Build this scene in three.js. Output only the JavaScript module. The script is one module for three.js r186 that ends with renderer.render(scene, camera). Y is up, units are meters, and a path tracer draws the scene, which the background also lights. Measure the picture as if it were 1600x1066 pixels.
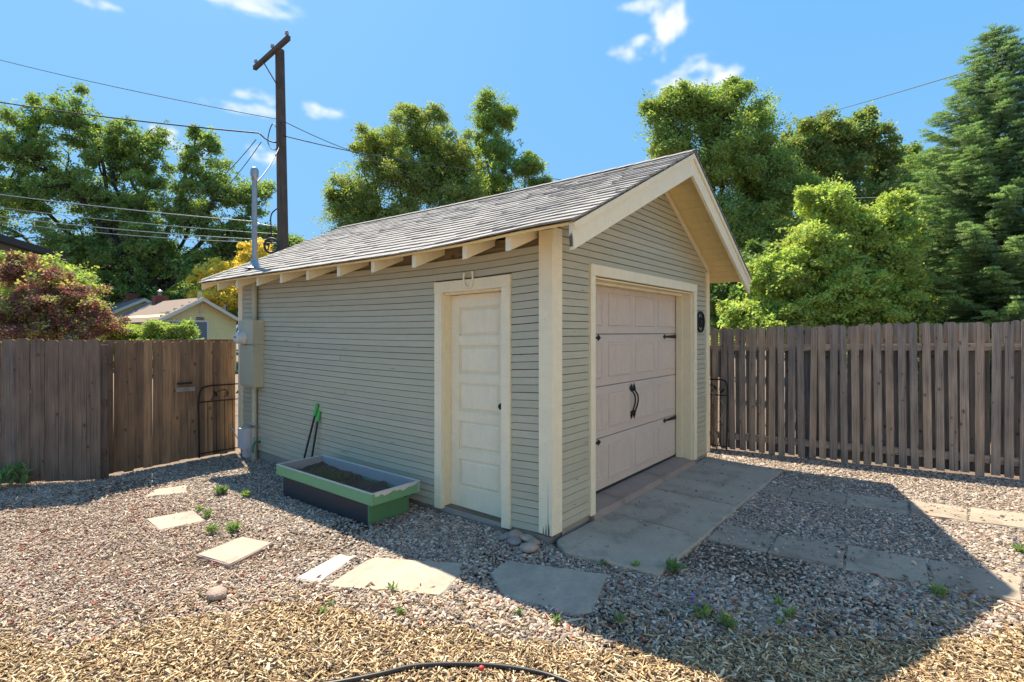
import * as THREE from 'three';
import { mergeGeometries } from 'three/addons/utils/BufferGeometryUtils.js';

// ---------- camera, sky, sun, exposure ----------
const W = 1600, H = 1066, FOCAL = 822, HORIZON = 519.5, YAW = THREE.MathUtils.degToRad(38.76);
const EYE = new THREE.Vector3(2.39, 1.6, 3.479);
const scene = new THREE.Scene();
const camera = new THREE.PerspectiveCamera(2 * Math.atan(H / 2 / FOCAL) * 180 / Math.PI, W / H, 0.05, 800);
camera.position.copy(EYE);
camera.rotation.set(0, YAW, 0);
camera.setViewOffset(W, H, 0, H / 2 - HORIZON, W, H);
const renderer = new THREE.WebGLRenderer({ antialias: true });
renderer.toneMapping = THREE.LinearToneMapping;
renderer.toneMappingExposure = 2.45;
renderer.shadowMap.enabled = true;
const SUN_DIR = new THREE.Vector3(-0.655, 1, -0.205).normalize();
const sun = new THREE.DirectionalLight(0xfff0d8, 5.0);
sun.position.copy(SUN_DIR).multiplyScalar(40);
sun.castShadow = true;
sun.shadow.mapSize.set(4096, 4096);
Object.assign(sun.shadow.camera, { left: -14, right: 14, top: 14, bottom: -14, near: 1, far: 90 });
scene.add(sun, sun.target);

// random numbers, noise
function rng(seed) { let a = seed >>> 0; return () => { a = (a + 0x6d2b79f5) | 0; let t = Math.imul(a ^ (a >>> 15), 1 | a); t = (t + Math.imul(t ^ (t >>> 7), 61 | t)) ^ t; return ((t ^ (t >>> 14)) >>> 0) / 4294967296; }; }
const rnd = rng(11);
const R = (a, b, r = rnd) => a + (b - a) * r();
const clamp = (x, a, b) => Math.min(b, Math.max(a, x)), lerp = (a, b, t) => a + (b - a) * t, smooth = (a, b, x) => { const t = clamp((x - a) / (b - a), 0, 1); return t * t * (3 - 2 * t); };
const hash = (x, y, s) => { let h = Math.imul(x | 0, 374761393) ^ Math.imul(y | 0, 668265263) ^ Math.imul(s | 0, 2147483647 - 1299721); h = Math.imul(h ^ (h >>> 13), 1274126177); return ((h ^ (h >>> 16)) >>> 0) / 4294967296; };
function vnoise(x, y, px, py, s) { // tiles with period px, py
  const xi = Math.floor(x), yi = Math.floor(y), fx = x - xi, fy = y - yi, u = fx * fx * (3 - 2 * fx), v = fy * fy * (3 - 2 * fy);
  const h = (i, j) => hash(((i % px) + px) % px, ((j % py) + py) % py, s);
  return lerp(lerp(h(xi, yi), h(xi + 1, yi), u), lerp(h(xi, yi + 1), h(xi + 1, yi + 1), u), v);
}
function fbm(x, y, px, py, s, oct = 4) { let a = 0.5, sum = 0, n = 0; for (let i = 0; i < oct; i++) { sum += a * vnoise(x, y, px, py, s + i); n += a; x *= 2; y *= 2; px *= 2; py *= 2; a *= 0.55; } return sum / n; }

// the sky: blue air, paler towards the horizon, small fair-weather clouds
function pixelDir(px, py) { return new THREE.Vector3(-Math.sin(YAW), 0, -Math.cos(YAW)).addScaledVector(new THREE.Vector3(Math.cos(YAW), 0, -Math.sin(YAW)), (px - 800) / FOCAL).addScaledVector(new THREE.Vector3(0, 1, 0), (HORIZON - py) / FOCAL).normalize(); }
const at = (px, py, depth) => EYE.clone().addScaledVector(new THREE.Vector3(-Math.sin(YAW), 0, -Math.cos(YAW)), depth).addScaledVector(new THREE.Vector3(Math.cos(YAW), 0, -Math.sin(YAW)), (px - 800) / FOCAL * depth).add(new THREE.Vector3(0, (HORIZON - py) / FOCAL * depth, 0));
{
  const SW = 2048, SH = 1024, data = new Float32Array(SW * SH * 4);
  // clouds: centre az/el, size az/el, strength
  const puffs = [];
  const puff = (px, py, rx, ry, k, s) => { const d = pixelDir(px, py); puffs.push([Math.atan2(d.x, -d.z), Math.asin(d.y), rx / FOCAL, ry / FOCAL, k, s]); };
  puff(1036, 40, 36, 34, 1.0, 1); puff(1000, 78, 40, 18, 0.75, 2); puff(1008, 8, 30, 12, 0.7, 9); puff(1088, 120, 58, 22, 1.5, 3); puff(1135, 122, 30, 14, 1.2, 10); puff(390, 4, 62, 13, 0.8, 4); puff(515, 176, 34, 11, 0.75, 5); puff(380, 170, 44, 10, 0.6, 6); puff(405, 243, 26, 14, 0.9, 7); puff(262, 212, 24, 12, 0.9, 8); puff(150, 4, 26, 8, 0.7, 11); puff(300, 240, 24, 14, 0.7, 12); puff(400, 150, 30, 10, 0.6, 13);
  const cr = rng(5);
  for (let i = 0; i < 26; i++) puffs.push([0.4 + cr() * 4.1, 0.15 + cr() * 0.9, 0.05 + cr() * 0.12, 0.02 + cr() * 0.04, 0.6 + cr() * 0.7, 20 + i]);
  for (let j = 0; j < SH; j++) {
    const el = ((j + 0.5) / SH - 0.5) * Math.PI, sEl = Math.sin(el);
    for (let i = 0; i < SW; i++) {
      const phi = ((i + 0.5) / SW - 0.5) * 2 * Math.PI, dx = Math.cos(el) * Math.cos(phi), dz = Math.cos(el) * Math.sin(phi); // three's equirect: u = atan2(z, x)/2pi + 0.5
      let r, g, b;
      const t = Math.pow(clamp(sEl, 0, 1), 0.55);
      r = lerp(0.145, 0.05, t); g = lerp(0.285, 0.182, t); b = lerp(0.405, 0.40, t);
      const toSun = clamp(dx * SUN_DIR.x + sEl * SUN_DIR.y + dz * SUN_DIR.z, 0, 1), glow = 0.08 * Math.pow(toSun, 6);
      r += glow * 0.9; g += glow * 0.95; b += glow;
      if (sEl < 0) { const k = smooth(0, -0.2, sEl); r = lerp(r, 0.16, k); g = lerp(g, 0.15, k); b = lerp(b, 0.13, k); }
      else {
        const az = Math.atan2(dx, -dz);
        let c = 0;
        for (const [pa, pe, ra, re, k, s] of puffs) {
          let da = az - pa; if (da > Math.PI) da -= 2 * Math.PI; if (da < -Math.PI) da += 2 * Math.PI; da *= Math.cos(el);
          const de = el - pe, q = (da / ra) ** 2 + (de / re) ** 2;
          if (q > 6) continue;
          const n = fbm(da / ra * 1.6 + 50 + s * 7, de / re * 1.3 + 50, 1024, 1024, s, 5);
          c = Math.max(c, smooth(0.32, 0.9, n * 1.2 + 0.08 - q * 0.36) * Math.min(1, k));
        }
        r = lerp(r, 0.46, c); g = lerp(g, 0.475, c); b = lerp(b, 0.50, c);
      }
      const o = (j * SW + i) * 4; data[o] = r; data[o + 1] = g; data[o + 2] = b; data[o + 3] = 1;
    }
  }
  const sky = new THREE.DataTexture(data, SW, SH, THREE.RGBAFormat, THREE.FloatType);
  sky.mapping = THREE.EquirectangularReflectionMapping; sky.magFilter = THREE.LinearFilter; sky.minFilter = THREE.LinearFilter; sky.wrapS = THREE.RepeatWrapping; sky.needsUpdate = true;
  scene.background = sky; scene.environment = sky;
}

// ---------- textures and materials ----------
function tex(w, h, fn, srgb = true) {
  const d = new Uint8Array(w * h * 4);
  for (let j = 0; j < h; j++) for (let i = 0; i < w; i++) { const c = fn(i / w, j / h, i, j), o = (j * w + i) * 4; if (srgb) for (let k = 0; k < 3; k++) c[k] = Math.pow(clamp(c[k], 0, 1), 1 / 2.2); d[o] = clamp(c[0], 0, 1) * 255; d[o + 1] = clamp(c[1], 0, 1) * 255; d[o + 2] = clamp(c[2], 0, 1) * 255; d[o + 3] = 255; }
  const t = new THREE.DataTexture(d, w, h); t.wrapS = t.wrapT = THREE.RepeatWrapping; t.magFilter = THREE.LinearFilter; t.minFilter = THREE.LinearMipmapLinearFilter; t.generateMipmaps = true;
  if (srgb) t.colorSpace = THREE.SRGBColorSpace; t.needsUpdate = true; return t;
}
const rep = (t, x, y) => { const c = t.clone(); c.repeat.set(x, y); c.needsUpdate = true; return c; };
// weathered wood, grain along v, one tile = 0.4 m x 2 m
const knots = (() => { const r = rng(77), k = []; for (let i = 0; i < 9; i++) k.push([r(), r(), 0.006 + r() * 0.009]); return k; })();
const woodFn = (u, v) => {
  let k = 0; for (const [a, b, s] of knots) { let du = Math.abs(u - a); du = Math.min(du, 1 - du) * 0.4; let dv = Math.abs(v - b); dv = Math.min(dv, 1 - dv) * 2; const q = (du * du + dv * dv * 0.4) / (s * s); if (q < 6) k = Math.max(k, Math.exp(-q)); }
  const warp = 0.05 * fbm(u * 4, v * 8, 4, 8, 61);
  const ring = 0.5 + 0.5 * Math.sin((u + warp + k * 0.05) * Math.PI * 2 * 24 + fbm(u * 6, v * 6, 6, 6, 62) * 5);
  const fine = fbm(u * 96, v * 10, 96, 10, 63, 3), streak = fbm(u * 24, v * 3, 24, 3, 64, 3), patch = fbm(u * 3, v * 6, 3, 6, 65, 3);
  return [ring, fine, streak, patch, k];
};
const woodMap = tex(256, 1024, (u, v) => { const [r, f, s, p, k] = woodFn(u, v); const l = (0.64 + 0.12 * (r - 0.5) + 0.45 * (f - 0.5) + 0.5 * (s - 0.5) + 0.5 * (p - 0.5)) * (1 - 0.8 * k); const warm = 0.06 * (p - 0.4); return [l + warm, l, l - warm * 1.2]; });
const woodBump = tex(256, 1024, (u, v) => { const [r, f, s, , k] = woodFn(u, v); const l = 0.35 * r + 0.5 * f + 0.25 * s - 0.4 * k; return [l, l, l]; }, false);
// old brushed paint: faint streaks and chips, one tile = 1 m
const paintMap = tex(512, 512, (u, v) => { const a = fbm(u * 6, v * 40, 6, 40, 31, 4), b = fbm(u * 10, v * 10, 10, 10, 32, 4), c = fbm(u * 60, v * 60, 60, 60, 33, 3), chip = smooth(0.76, 0.8, fbm(u * 40, v * 70, 40, 70, 35, 3)); let l = 0.90 + 0.06 * (a - 0.5) + 0.11 * (b - 0.5) + 0.05 * (c - 0.5); l = lerp(l, 0.62, chip * 0.3); return [l, l * (1 - 0.012 * (b - 0.4)), l * (1 - 0.05 * (b - 0.4))]; });
const paintBump = tex(512, 512, (u, v) => { const l = 0.5 * fbm(u * 8, v * 90, 8, 90, 36, 3) + 0.5 * fbm(u * 50, v * 50, 50, 50, 37, 3); return [l, l, l]; }, false);
const concreteMap = tex(512, 512, (u, v) => { const a = fbm(u * 4, v * 4, 4, 4, 41, 5), b = fbm(u * 90, v * 90, 90, 90, 42, 3), st = smooth(0.58, 0.75, fbm(u * 7, v * 7, 7, 7, 43, 4)); const l = 0.78 + 0.32 * (a - 0.5) + 0.22 * (b - 0.5) - 0.14 * st; return [l, l * 0.985, l * 0.96]; });
const concreteBump = tex(512, 512, (u, v) => { const l = 0.4 * fbm(u * 10, v * 10, 10, 10, 44, 4) + 0.6 * fbm(u * 120, v * 120, 120, 120, 45, 2); return [l, l, l]; }, false);
const granMap = tex(512, 512, (u, v, i, j) => { const a = fbm(u * 12, v * 12, 12, 12, 51, 4), s = hash(i, j, 7), l = 0.72 + 0.22 * (a - 0.5) + 0.5 * (s - 0.5); return [l * 1.01, l, l * 0.985]; });
const stoneMap = tex(512, 512, (u, v) => { const a = fbm(u * 5, v * 9, 5, 9, 71, 5), b = fbm(u * 40, v * 40, 40, 40, 72, 3), l = 0.8 + 0.36 * (a - 0.5) + 0.2 * (b - 0.5); return [l, l * (0.985 - 0.05 * (a - 0.5)), l * (0.965 - 0.1 * (a - 0.5))]; });
const soilMap = tex(512, 512, (u, v) => { const a = fbm(u * 10, v * 10, 10, 10, 81, 5), b = fbm(u * 100, v * 100, 100, 100, 82, 2), l = 0.75 + 0.5 * (a - 0.5) + 0.5 * (b - 0.5); return [l, l * 0.96, l * 0.92]; });
const barkMap = tex(256, 512, (u, v) => { const a = fbm(u * 20, v * 6, 20, 6, 91, 4), b = fbm(u * 60, v * 30, 60, 30, 92, 2), l = 0.7 + 0.9 * (a - 0.5) + 0.3 * (b - 0.5); return [l, l * 0.97, l * 0.93]; });
const barkBump = tex(256, 512, (u, v) => { const l = fbm(u * 20, v * 6, 20, 6, 91, 4); return [l, l, l]; }, false);

const std = (r, g, b, o = {}) => { const m = new THREE.MeshStandardMaterial({ roughness: 0.85, metalness: 0, ...o }); m.color.setRGB(r, g, b); return m; };
const paint = (r, g, b, o = {}) => std(r, g, b, { map: paintMap, bumpMap: paintBump, bumpScale: 0.0012, roughness: 0.6, ...o });
const wood = (r, g, b, o = {}) => std(r, g, b, { map: woodMap, bumpMap: woodBump, bumpScale: 0.002, roughness: 0.9, ...o });
for (const t of [woodMap, woodBump]) t.repeat.set(1 / 0.4, 1 / 2);
for (const t of [barkMap, barkBump]) t.repeat.set(1.2, 0.6);
granMap.repeat.set(2.5, 2.5);
const M = {
  sage: [[0.495, 0.47, 0.345], [0.47, 0.45, 0.33], [0.515, 0.485, 0.36], [0.49, 0.465, 0.335]].map((c) => paint(...c)), sheathing: wood(0.24, 0.19, 0.12),
  cream: paint(0.90, 0.81, 0.58), creamB: paint(0.88, 0.78, 0.54), doorCream: paint(0.90, 0.81, 0.60, { roughness: 0.5 }),
  soffit: paint(0.88, 0.70, 0.33),
  garageDoor: paint(0.66, 0.55, 0.46, { roughness: 0.5 }),
  weatherstrip: std(0.02, 0.02, 0.02), iron: std(0.018, 0.018, 0.02, { roughness: 0.55, metalness: 0.4 }),
  shingle: [[0.40, 0.39, 0.38], [0.425, 0.415, 0.40], [0.375, 0.365, 0.355], [0.44, 0.43, 0.415]].map((c) => std(...c, { map: granMap, bumpMap: granMap, bumpScale: 0.002, roughness: 0.95 })),
  concrete: std(0.48, 0.405, 0.315, { map: concreteMap, bumpMap: concreteBump, bumpScale: 0.003, roughness: 0.92 }),
  paverGrey: [[0.412, 0.346, 0.270], [0.371, 0.312, 0.243], [0.443, 0.376, 0.293], [0.397, 0.332, 0.261]].map((c) => std(...c, { map: concreteMap, bumpMap: concreteBump, bumpScale: 0.004, roughness: 0.92 })),
  paverPink: std(0.48, 0.37, 0.305, { map: concreteMap, bumpMap: concreteBump, bumpScale: 0.003 }),
  flagstone: std(0.43, 0.375, 0.30, { map: stoneMap, bumpMap: stoneMap, bumpScale: 0.008 }), flagWhite: std(0.52, 0.49, 0.45, { map: stoneMap, bumpMap: stoneMap, bumpScale: 0.004 }),
  sill: std(0.42, 0.32, 0.26, { map: concreteMap, bumpMap: concreteBump, bumpScale: 0.005 }),
  foundation: std(0.40, 0.37, 0.32, { map: concreteMap, bumpMap: concreteBump, bumpScale: 0.006 }),
  soil: std(0.13, 0.085, 0.058, { map: soilMap, bumpMap: soilMap, bumpScale: 0.02 }),
  dirt: std(0.17, 0.125, 0.09, { map: soilMap, bumpMap: soilMap, bumpScale: 0.01 }),
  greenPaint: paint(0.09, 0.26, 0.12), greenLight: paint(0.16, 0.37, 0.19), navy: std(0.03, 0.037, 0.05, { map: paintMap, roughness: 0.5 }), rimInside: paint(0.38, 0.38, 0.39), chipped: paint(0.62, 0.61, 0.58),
  black: std(0.014, 0.014, 0.015, { roughness: 0.5 }), grip: std(0.04, 0.46, 0.09, { roughness: 0.5 }),
  galv: std(0.42, 0.44, 0.47, { roughness: 0.42, metalness: 0.75, map: concreteMap }), boxPaint: paint(0.47, 0.46, 0.34, { roughness: 0.45 }), whitePlastic: std(0.62, 0.62, 0.64, { roughness: 0.45 }), glassGrey: std(0.55, 0.56, 0.57, { roughness: 0.15 }),
  hose: std(0.012, 0.012, 0.013, { roughness: 0.45 }), red: std(0.45, 0.02, 0.02, { roughness: 0.5 }),
  bark: std(0.11, 0.088, 0.068, { map: barkMap, bumpMap: barkBump, bumpScale: 0.03 }), pole: std(0.16, 0.11, 0.08, { map: woodMap, bumpMap: woodBump, bumpScale: 0.006 }),
  wire: std(0.03, 0.03, 0.032, { roughness: 0.6 }), wirePale: std(0.42, 0.43, 0.45, { roughness: 0.4, metalness: 0.5 }), ceramic: std(0.35, 0.34, 0.33, { roughness: 0.25 }),
  fenceBrown: [[0.25, 0.175, 0.125], [0.21, 0.155, 0.12], [0.30, 0.20, 0.135], [0.18, 0.14, 0.115], [0.27, 0.20, 0.155]].map((c) => wood(...c)),
  gateBrown: [[0.42, 0.26, 0.145], [0.33, 0.21, 0.125], [0.50, 0.31, 0.17], [0.27, 0.175, 0.11]].map((c) => wood(...c)),
  fenceGrey: [[0.44, 0.36, 0.295], [0.38, 0.32, 0.275], [0.48, 0.37, 0.285], [0.34, 0.29, 0.255], [0.50, 0.39, 0.30]].map((c) => wood(...c)),
  grayWood: wood(0.22, 0.19, 0.165), cornerStone: [[0.40, 0.31, 0.24], [0.5, 0.38, 0.3], [0.32, 0.29, 0.27]].map((c) => std(...c, { map: stoneMap, bumpMap: stoneMap, bumpScale: 0.006 })),
  houseYellow: paint(0.85, 0.73, 0.33), houseTrim: paint(0.75, 0.70, 0.58), houseRoof: std(0.27, 0.21, 0.18, { map: granMap, roughness: 0.95 }), brick: std(0.30, 0.10, 0.06, { map: soilMap }), pane: std(0.12, 0.14, 0.16, { roughness: 0.08 }), taupe: std(0.24, 0.215, 0.20, { map: concreteMap }), darkEave: std(0.04, 0.038, 0.038),
};

// ---------- builders ----------
const used = new Map();
const numbered = (n) => { const k = used.get(n) ?? 0; used.set(n, k + 1); return k ? `${n}_${String(k).padStart(3, '0')}` : n; };
function tag(o, label, category, group, kind) { if (label) o.userData.label = label; if (category) o.userData.category = category; if (group) o.userData.group = group; if (kind) o.userData.kind = kind; return o; }
function thing(name, label, category, pos = [0, 0, 0], group) { const o = new THREE.Group(); o.name = numbered(name); o.position.set(...pos); scene.add(o); return tag(o, label, category, group); }
function mesh(name, geo, mat, parent = scene) { const m = new THREE.Mesh(geo, mat); m.name = parent === scene ? numbered(name) : name; m.castShadow = m.receiveShadow = true; parent.add(m); return m; }
function single(name, geo, mat, label, category, group) { return tag(mesh(name, geo, mat), label, category, group); }
function part(name, parent) { const g = new THREE.Group(); g.name = name; parent.add(g); return g; }
const pick = (a, r = rnd) => a[Math.floor(r() * a.length)];
// uv in metres, v along the longest side
function metreUV(g, longAxis) {
  g.computeBoundingBox(); const s = g.boundingBox.getSize(new THREE.Vector3()).toArray(); const L = longAxis ?? s.indexOf(Math.max(...s)); const p = g.attributes.position, n = g.attributes.normal, uv = new Float32Array(p.count * 2), ou = rnd() * 7, ov = rnd() * 7;
  for (let i = 0; i < p.count; i++) {
    const c = [p.getX(i), p.getY(i), p.getZ(i)], m = [Math.abs(n.getX(i)), Math.abs(n.getY(i)), Math.abs(n.getZ(i))], ax = m.indexOf(Math.max(...m)), rest = [0, 1, 2].filter((k) => k !== ax);
    const v = rest.includes(L) ? L : rest[1], u = rest.find((k) => k !== v); uv[i * 2] = c[u] + ou; uv[i * 2 + 1] = c[v] + ov;
  }
  g.setAttribute('uv', new THREE.BufferAttribute(uv, 2)); return g;
}
function box(x0, x1, y0, y1, z0, z1, seg = [1, 1, 1], longAxis) { const g = new THREE.BoxGeometry(x1 - x0, y1 - y0, z1 - z0, ...seg); g.translate((x0 + x1) / 2, (y0 + y1) / 2, (z0 + z1) / 2); return metreUV(g, longAxis); }
// faces from corner lists (flat shaded)
function polyGeo(quads, longAxis) {
  const P = []; for (const q of quads) for (let i = 1; i < q.length - 1; i++) P.push(...q[0], ...q[i], ...q[i + 1]);
  const g = new THREE.BufferGeometry(); g.setAttribute('position', new THREE.Float32BufferAttribute(P, 3)); g.computeVertexNormals(); return metreUV(g, longAxis);
}
// a slab between two quads/polygons: top (counter-clockwise seen from outside) and bottom
function slabBetween(top, bot, longAxis) { const q = [top, [...bot].reverse()]; for (let i = 0; i < top.length; i++) { const j = (i + 1) % top.length; q.push([top[j], top[i], bot[i], bot[j]]); } return polyGeo(q, longAxis); }
// a flat prism: polygon of [x, z], from y0 to y1, with a worn edge
function stoneSlab(poly, y0, y1, wobble = 0.012, r = rnd) {
  let area = 0; poly.forEach(([x, z], i) => { const [a, b] = poly[(i + 1) % poly.length]; area += x * b - a * z; }); if (area > 0) poly = [...poly].reverse();
  const pts = []; poly.forEach(([x, z], i) => { const [a, b] = poly[(i + 1) % poly.length], n = Math.max(2, Math.round(Math.hypot(a - x, b - z) / 0.08)); for (let k = 0; k < n; k++) { const t = k / n; pts.push([lerp(x, a, t) + R(-wobble, wobble, r), lerp(z, b, t) + R(-wobble, wobble, r)]); } });
  const cx = pts.reduce((s, p) => s + p[0], 0) / pts.length, cz = pts.reduce((s, p) => s + p[1], 0) / pts.length, e = 0.012;
  const ring = (f, y, j = 0) => pts.map(([x, z]) => { const d = Math.hypot(x - cx, z - cz); const k = 1 - f / d; return [cx + (x - cx) * k, y + R(-j, j, r), cz + (z - cz) * k]; });
  const a = ring(e, y1, 0.0015), b = ring(0, y1 - e * 0.8, 0.003), c = ring(0, y0), q = [a];
  for (let i = 0; i < pts.length; i++) { const j = (i + 1) % pts.length; q.push([a[j], a[i], b[i], b[j]], [b[j], b[i], c[i], c[j]]); }
  return polyGeo(q, 0);
}
function tube(pts, r0, r1 = r0, sides = 6, closed = false) {
  const n = pts.length, P = [], I = [], UV = [], N = []; let up = new THREE.Vector3(0.13, 0.97, 0.2).normalize(), len = 0;
  const T = new THREE.Vector3(), A = new THREE.Vector3(), B = new THREE.Vector3();
  for (let i = 0; i < n; i++) {
    const a = pts[Math.max(0, i - 1)], b = pts[Math.min(n - 1, i + 1)]; T.subVectors(b, a).normalize(); if (Math.abs(T.dot(up)) > 0.95) up.set(1, 0.1, 0).normalize();
    A.crossVectors(T, up).normalize(); B.crossVectors(A, T).normalize(); up.copy(B); if (i) len += pts[i].distanceTo(pts[i - 1]);
    const r = typeof r0 === 'function' ? r0(i / (n - 1)) : lerp(r0, r1, i / (n - 1));
    for (let k = 0; k <= sides; k++) { const t = k / sides * Math.PI * 2, c = Math.cos(t), s = Math.sin(t), nx = A.x * c + B.x * s, ny = A.y * c + B.y * s, nz = A.z * c + B.z * s; P.push(pts[i].x + nx * r, pts[i].y + ny * r, pts[i].z + nz * r); N.push(nx, ny, nz); UV.push(k / sides * Math.max(0.2, r * 6), len); }
  }
  for (let i = 0; i < n - 1; i++) for (let k = 0; k < sides; k++) { const a = i * (sides + 1) + k, b = a + sides + 1; I.push(a, b, a + 1, b, b + 1, a + 1); }
  if (!closed) for (const [o, flip] of [[0, 1], [(n - 1) * (sides + 1), 0]]) for (let k = 1; k < sides - 1; k++) flip ? I.push(o, o + k, o + k + 1) : I.push(o, o + k + 1, o + k);
  const g = new THREE.BufferGeometry(); g.setAttribute('position', new THREE.Float32BufferAttribute(P, 3)); g.setAttribute('normal', new THREE.Float32BufferAttribute(N, 3)); g.setAttribute('uv', new THREE.Float32BufferAttribute(UV, 2)); g.setIndex(I); return g;
}
const V = (x, y, z) => new THREE.Vector3(x, y, z);
const curve = (pts, n = 16) => new THREE.CatmullRomCurve3(pts.map((p) => (p.isVector3 ? p : V(...p)))).getPoints(n);
function merged(list) { const l = list.map((g) => (g.index ? g.toNonIndexed() : g)); for (const g of l) for (const k of Object.keys(g.attributes)) if (!['position', 'normal', 'uv'].includes(k)) g.deleteAttribute(k); return mergeGeometries(l); }
function warp(g, f) { const p = g.attributes.position; for (let i = 0; i < p.count; i++) { const q = f(p.getX(i), p.getY(i), p.getZ(i)); p.setXYZ(i, ...q); } g.computeVertexNormals(); return g; }

// ---------- the ground ----------
const inPoly = (x, z, poly) => { let c = false; for (let i = 0, j = poly.length - 1; i < poly.length; j = i++) { const [xi, zi] = poly[i], [xj, zj] = poly[j]; if ((zi > z) !== (zj > z) && x < (xj - xi) * (z - zi) / (zj - zi) + xi) c = !c; } return c; };
const mulchEdge = [[-6, 4.4], [-3.2, 3.5], [-1.9, 3.1], [-1.25, 2.75], [-1.06, 2.25], [-0.85, 1.86], [-0.2, 1.52], [0.4, 1.27], [0.86, 1.03], [1.16, 0.8], [1.66, 0.3], [2.23, 0.02], [2.8, -0.82], [3.6, -1.3], [6, -2]];
const mulchDist = (x, z) => { // > 0 on the mulch side
  let best = 1e9, side = 1; for (let i = 0; i < mulchEdge.length - 1; i++) { const [ax, az] = mulchEdge[i], [bx, bz] = mulchEdge[i + 1], dx = bx - ax, dz = bz - az, t = clamp(((x - ax) * dx + (z - az) * dz) / (dx * dx + dz * dz), 0, 1), d = Math.hypot(x - ax - dx * t, z - az - dz * t); if (d < best) { best = d; side = dx * (z - az) - dz * (x - ax) > 0 ? 1 : -1; } }
  return best * side;
};
function gy(x, z) {
  let y = -0.09 - 0.012 * clamp(-x, 0, 7);
  y += smooth(-3, -4.5, z) * (0.034 * clamp(x, 0, 5) - 0.03);
  y += 0.03 * smooth(0, 0.5, mulchDist(x, z));
  y += 0.03 * (fbm(x * 0.7 + 40, z * 0.7 + 40, 512, 512, 3, 3) - 0.5) * smooth(0.0, 0.5, Math.max(z, x));
  return y;
}
{
  const axis = (lo, hi, fine) => { const a = []; for (let v = lo; v <= hi + 1e-6; v += fine) a.push(v); for (const s of [0.5, 1.5, 4, 10, 25, 60, 140, 300]) { a.push(hi + s); a.unshift(lo - s); } return a; };
  const xs = axis(-7, 5, 0.15), zs = axis(-5, 5, 0.15), P = [], I = [], UV = [];
  for (const z of zs) for (const x of xs) { const f = smooth(20, 6, Math.hypot(x, z)); P.push(x, lerp(-0.25, gy(clamp(x, -8, 6), clamp(z, -6, 6)) - 0.012, f), z); UV.push(x, z); }
  const nx = xs.length; for (let j = 0; j < zs.length - 1; j++) for (let i = 0; i < nx - 1; i++) { const a = j * nx + i, b = a + nx; I.push(a, b, a + 1, b, b + 1, a + 1); }
  const g = new THREE.BufferGeometry(); g.setAttribute('position', new THREE.Float32BufferAttribute(P, 3)); g.setAttribute('uv', new THREE.Float32BufferAttribute(UV, 2)); g.setIndex(I); g.computeVertexNormals();
  tag(mesh('ground', g, M.dirt), 'bare brown dirt ground under the gravel yard', 'ground', null, 'structure');
}

// ---------- the garage ----------
const L = 5.44, WID = 3.7, XF = 0.445, XR = -5.82, ZN = 0.395, ZR = -1.93, ZF = -4.10;
const sag = (x) => -0.05 * Math.sin(Math.PI * Math.pow(clamp(-x / L, 0, 1), 0.6));
const eaveY = (x) => 2.374 - 0.062 * smooth(0.43, -1.3, x), ridgeY = (x) => 3.465 - 0.025 * Math.sin(Math.PI * clamp((0.46 - x) / 6.3, 0, 1)), farY = () => 2.32;
const roofN = (x, s, up = 0) => [x, lerp(eaveY(x), ridgeY(x), s) + up * 0.905, lerp(ZN, ZR, s) + up * 0.425];
const roofF = (x, s, up = 0) => [x, lerp(farY(x), ridgeY(x), s) + up * 0.88, lerp(ZF, ZR, s) - up * 0.47];
const garage = thing('garage', 'sage green clapboard garage with cream trim and grey shingle gable roof', 'garage');
const slopeY = (z) => (z > ZR ? lerp(eaveY(0), ridgeY(0), (ZN - z) / (ZN - ZR)) : lerp(farY(), ridgeY(0), (z - ZF) / (ZR - ZF))) - 0.045; // underside of the deck at the front wall
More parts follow.
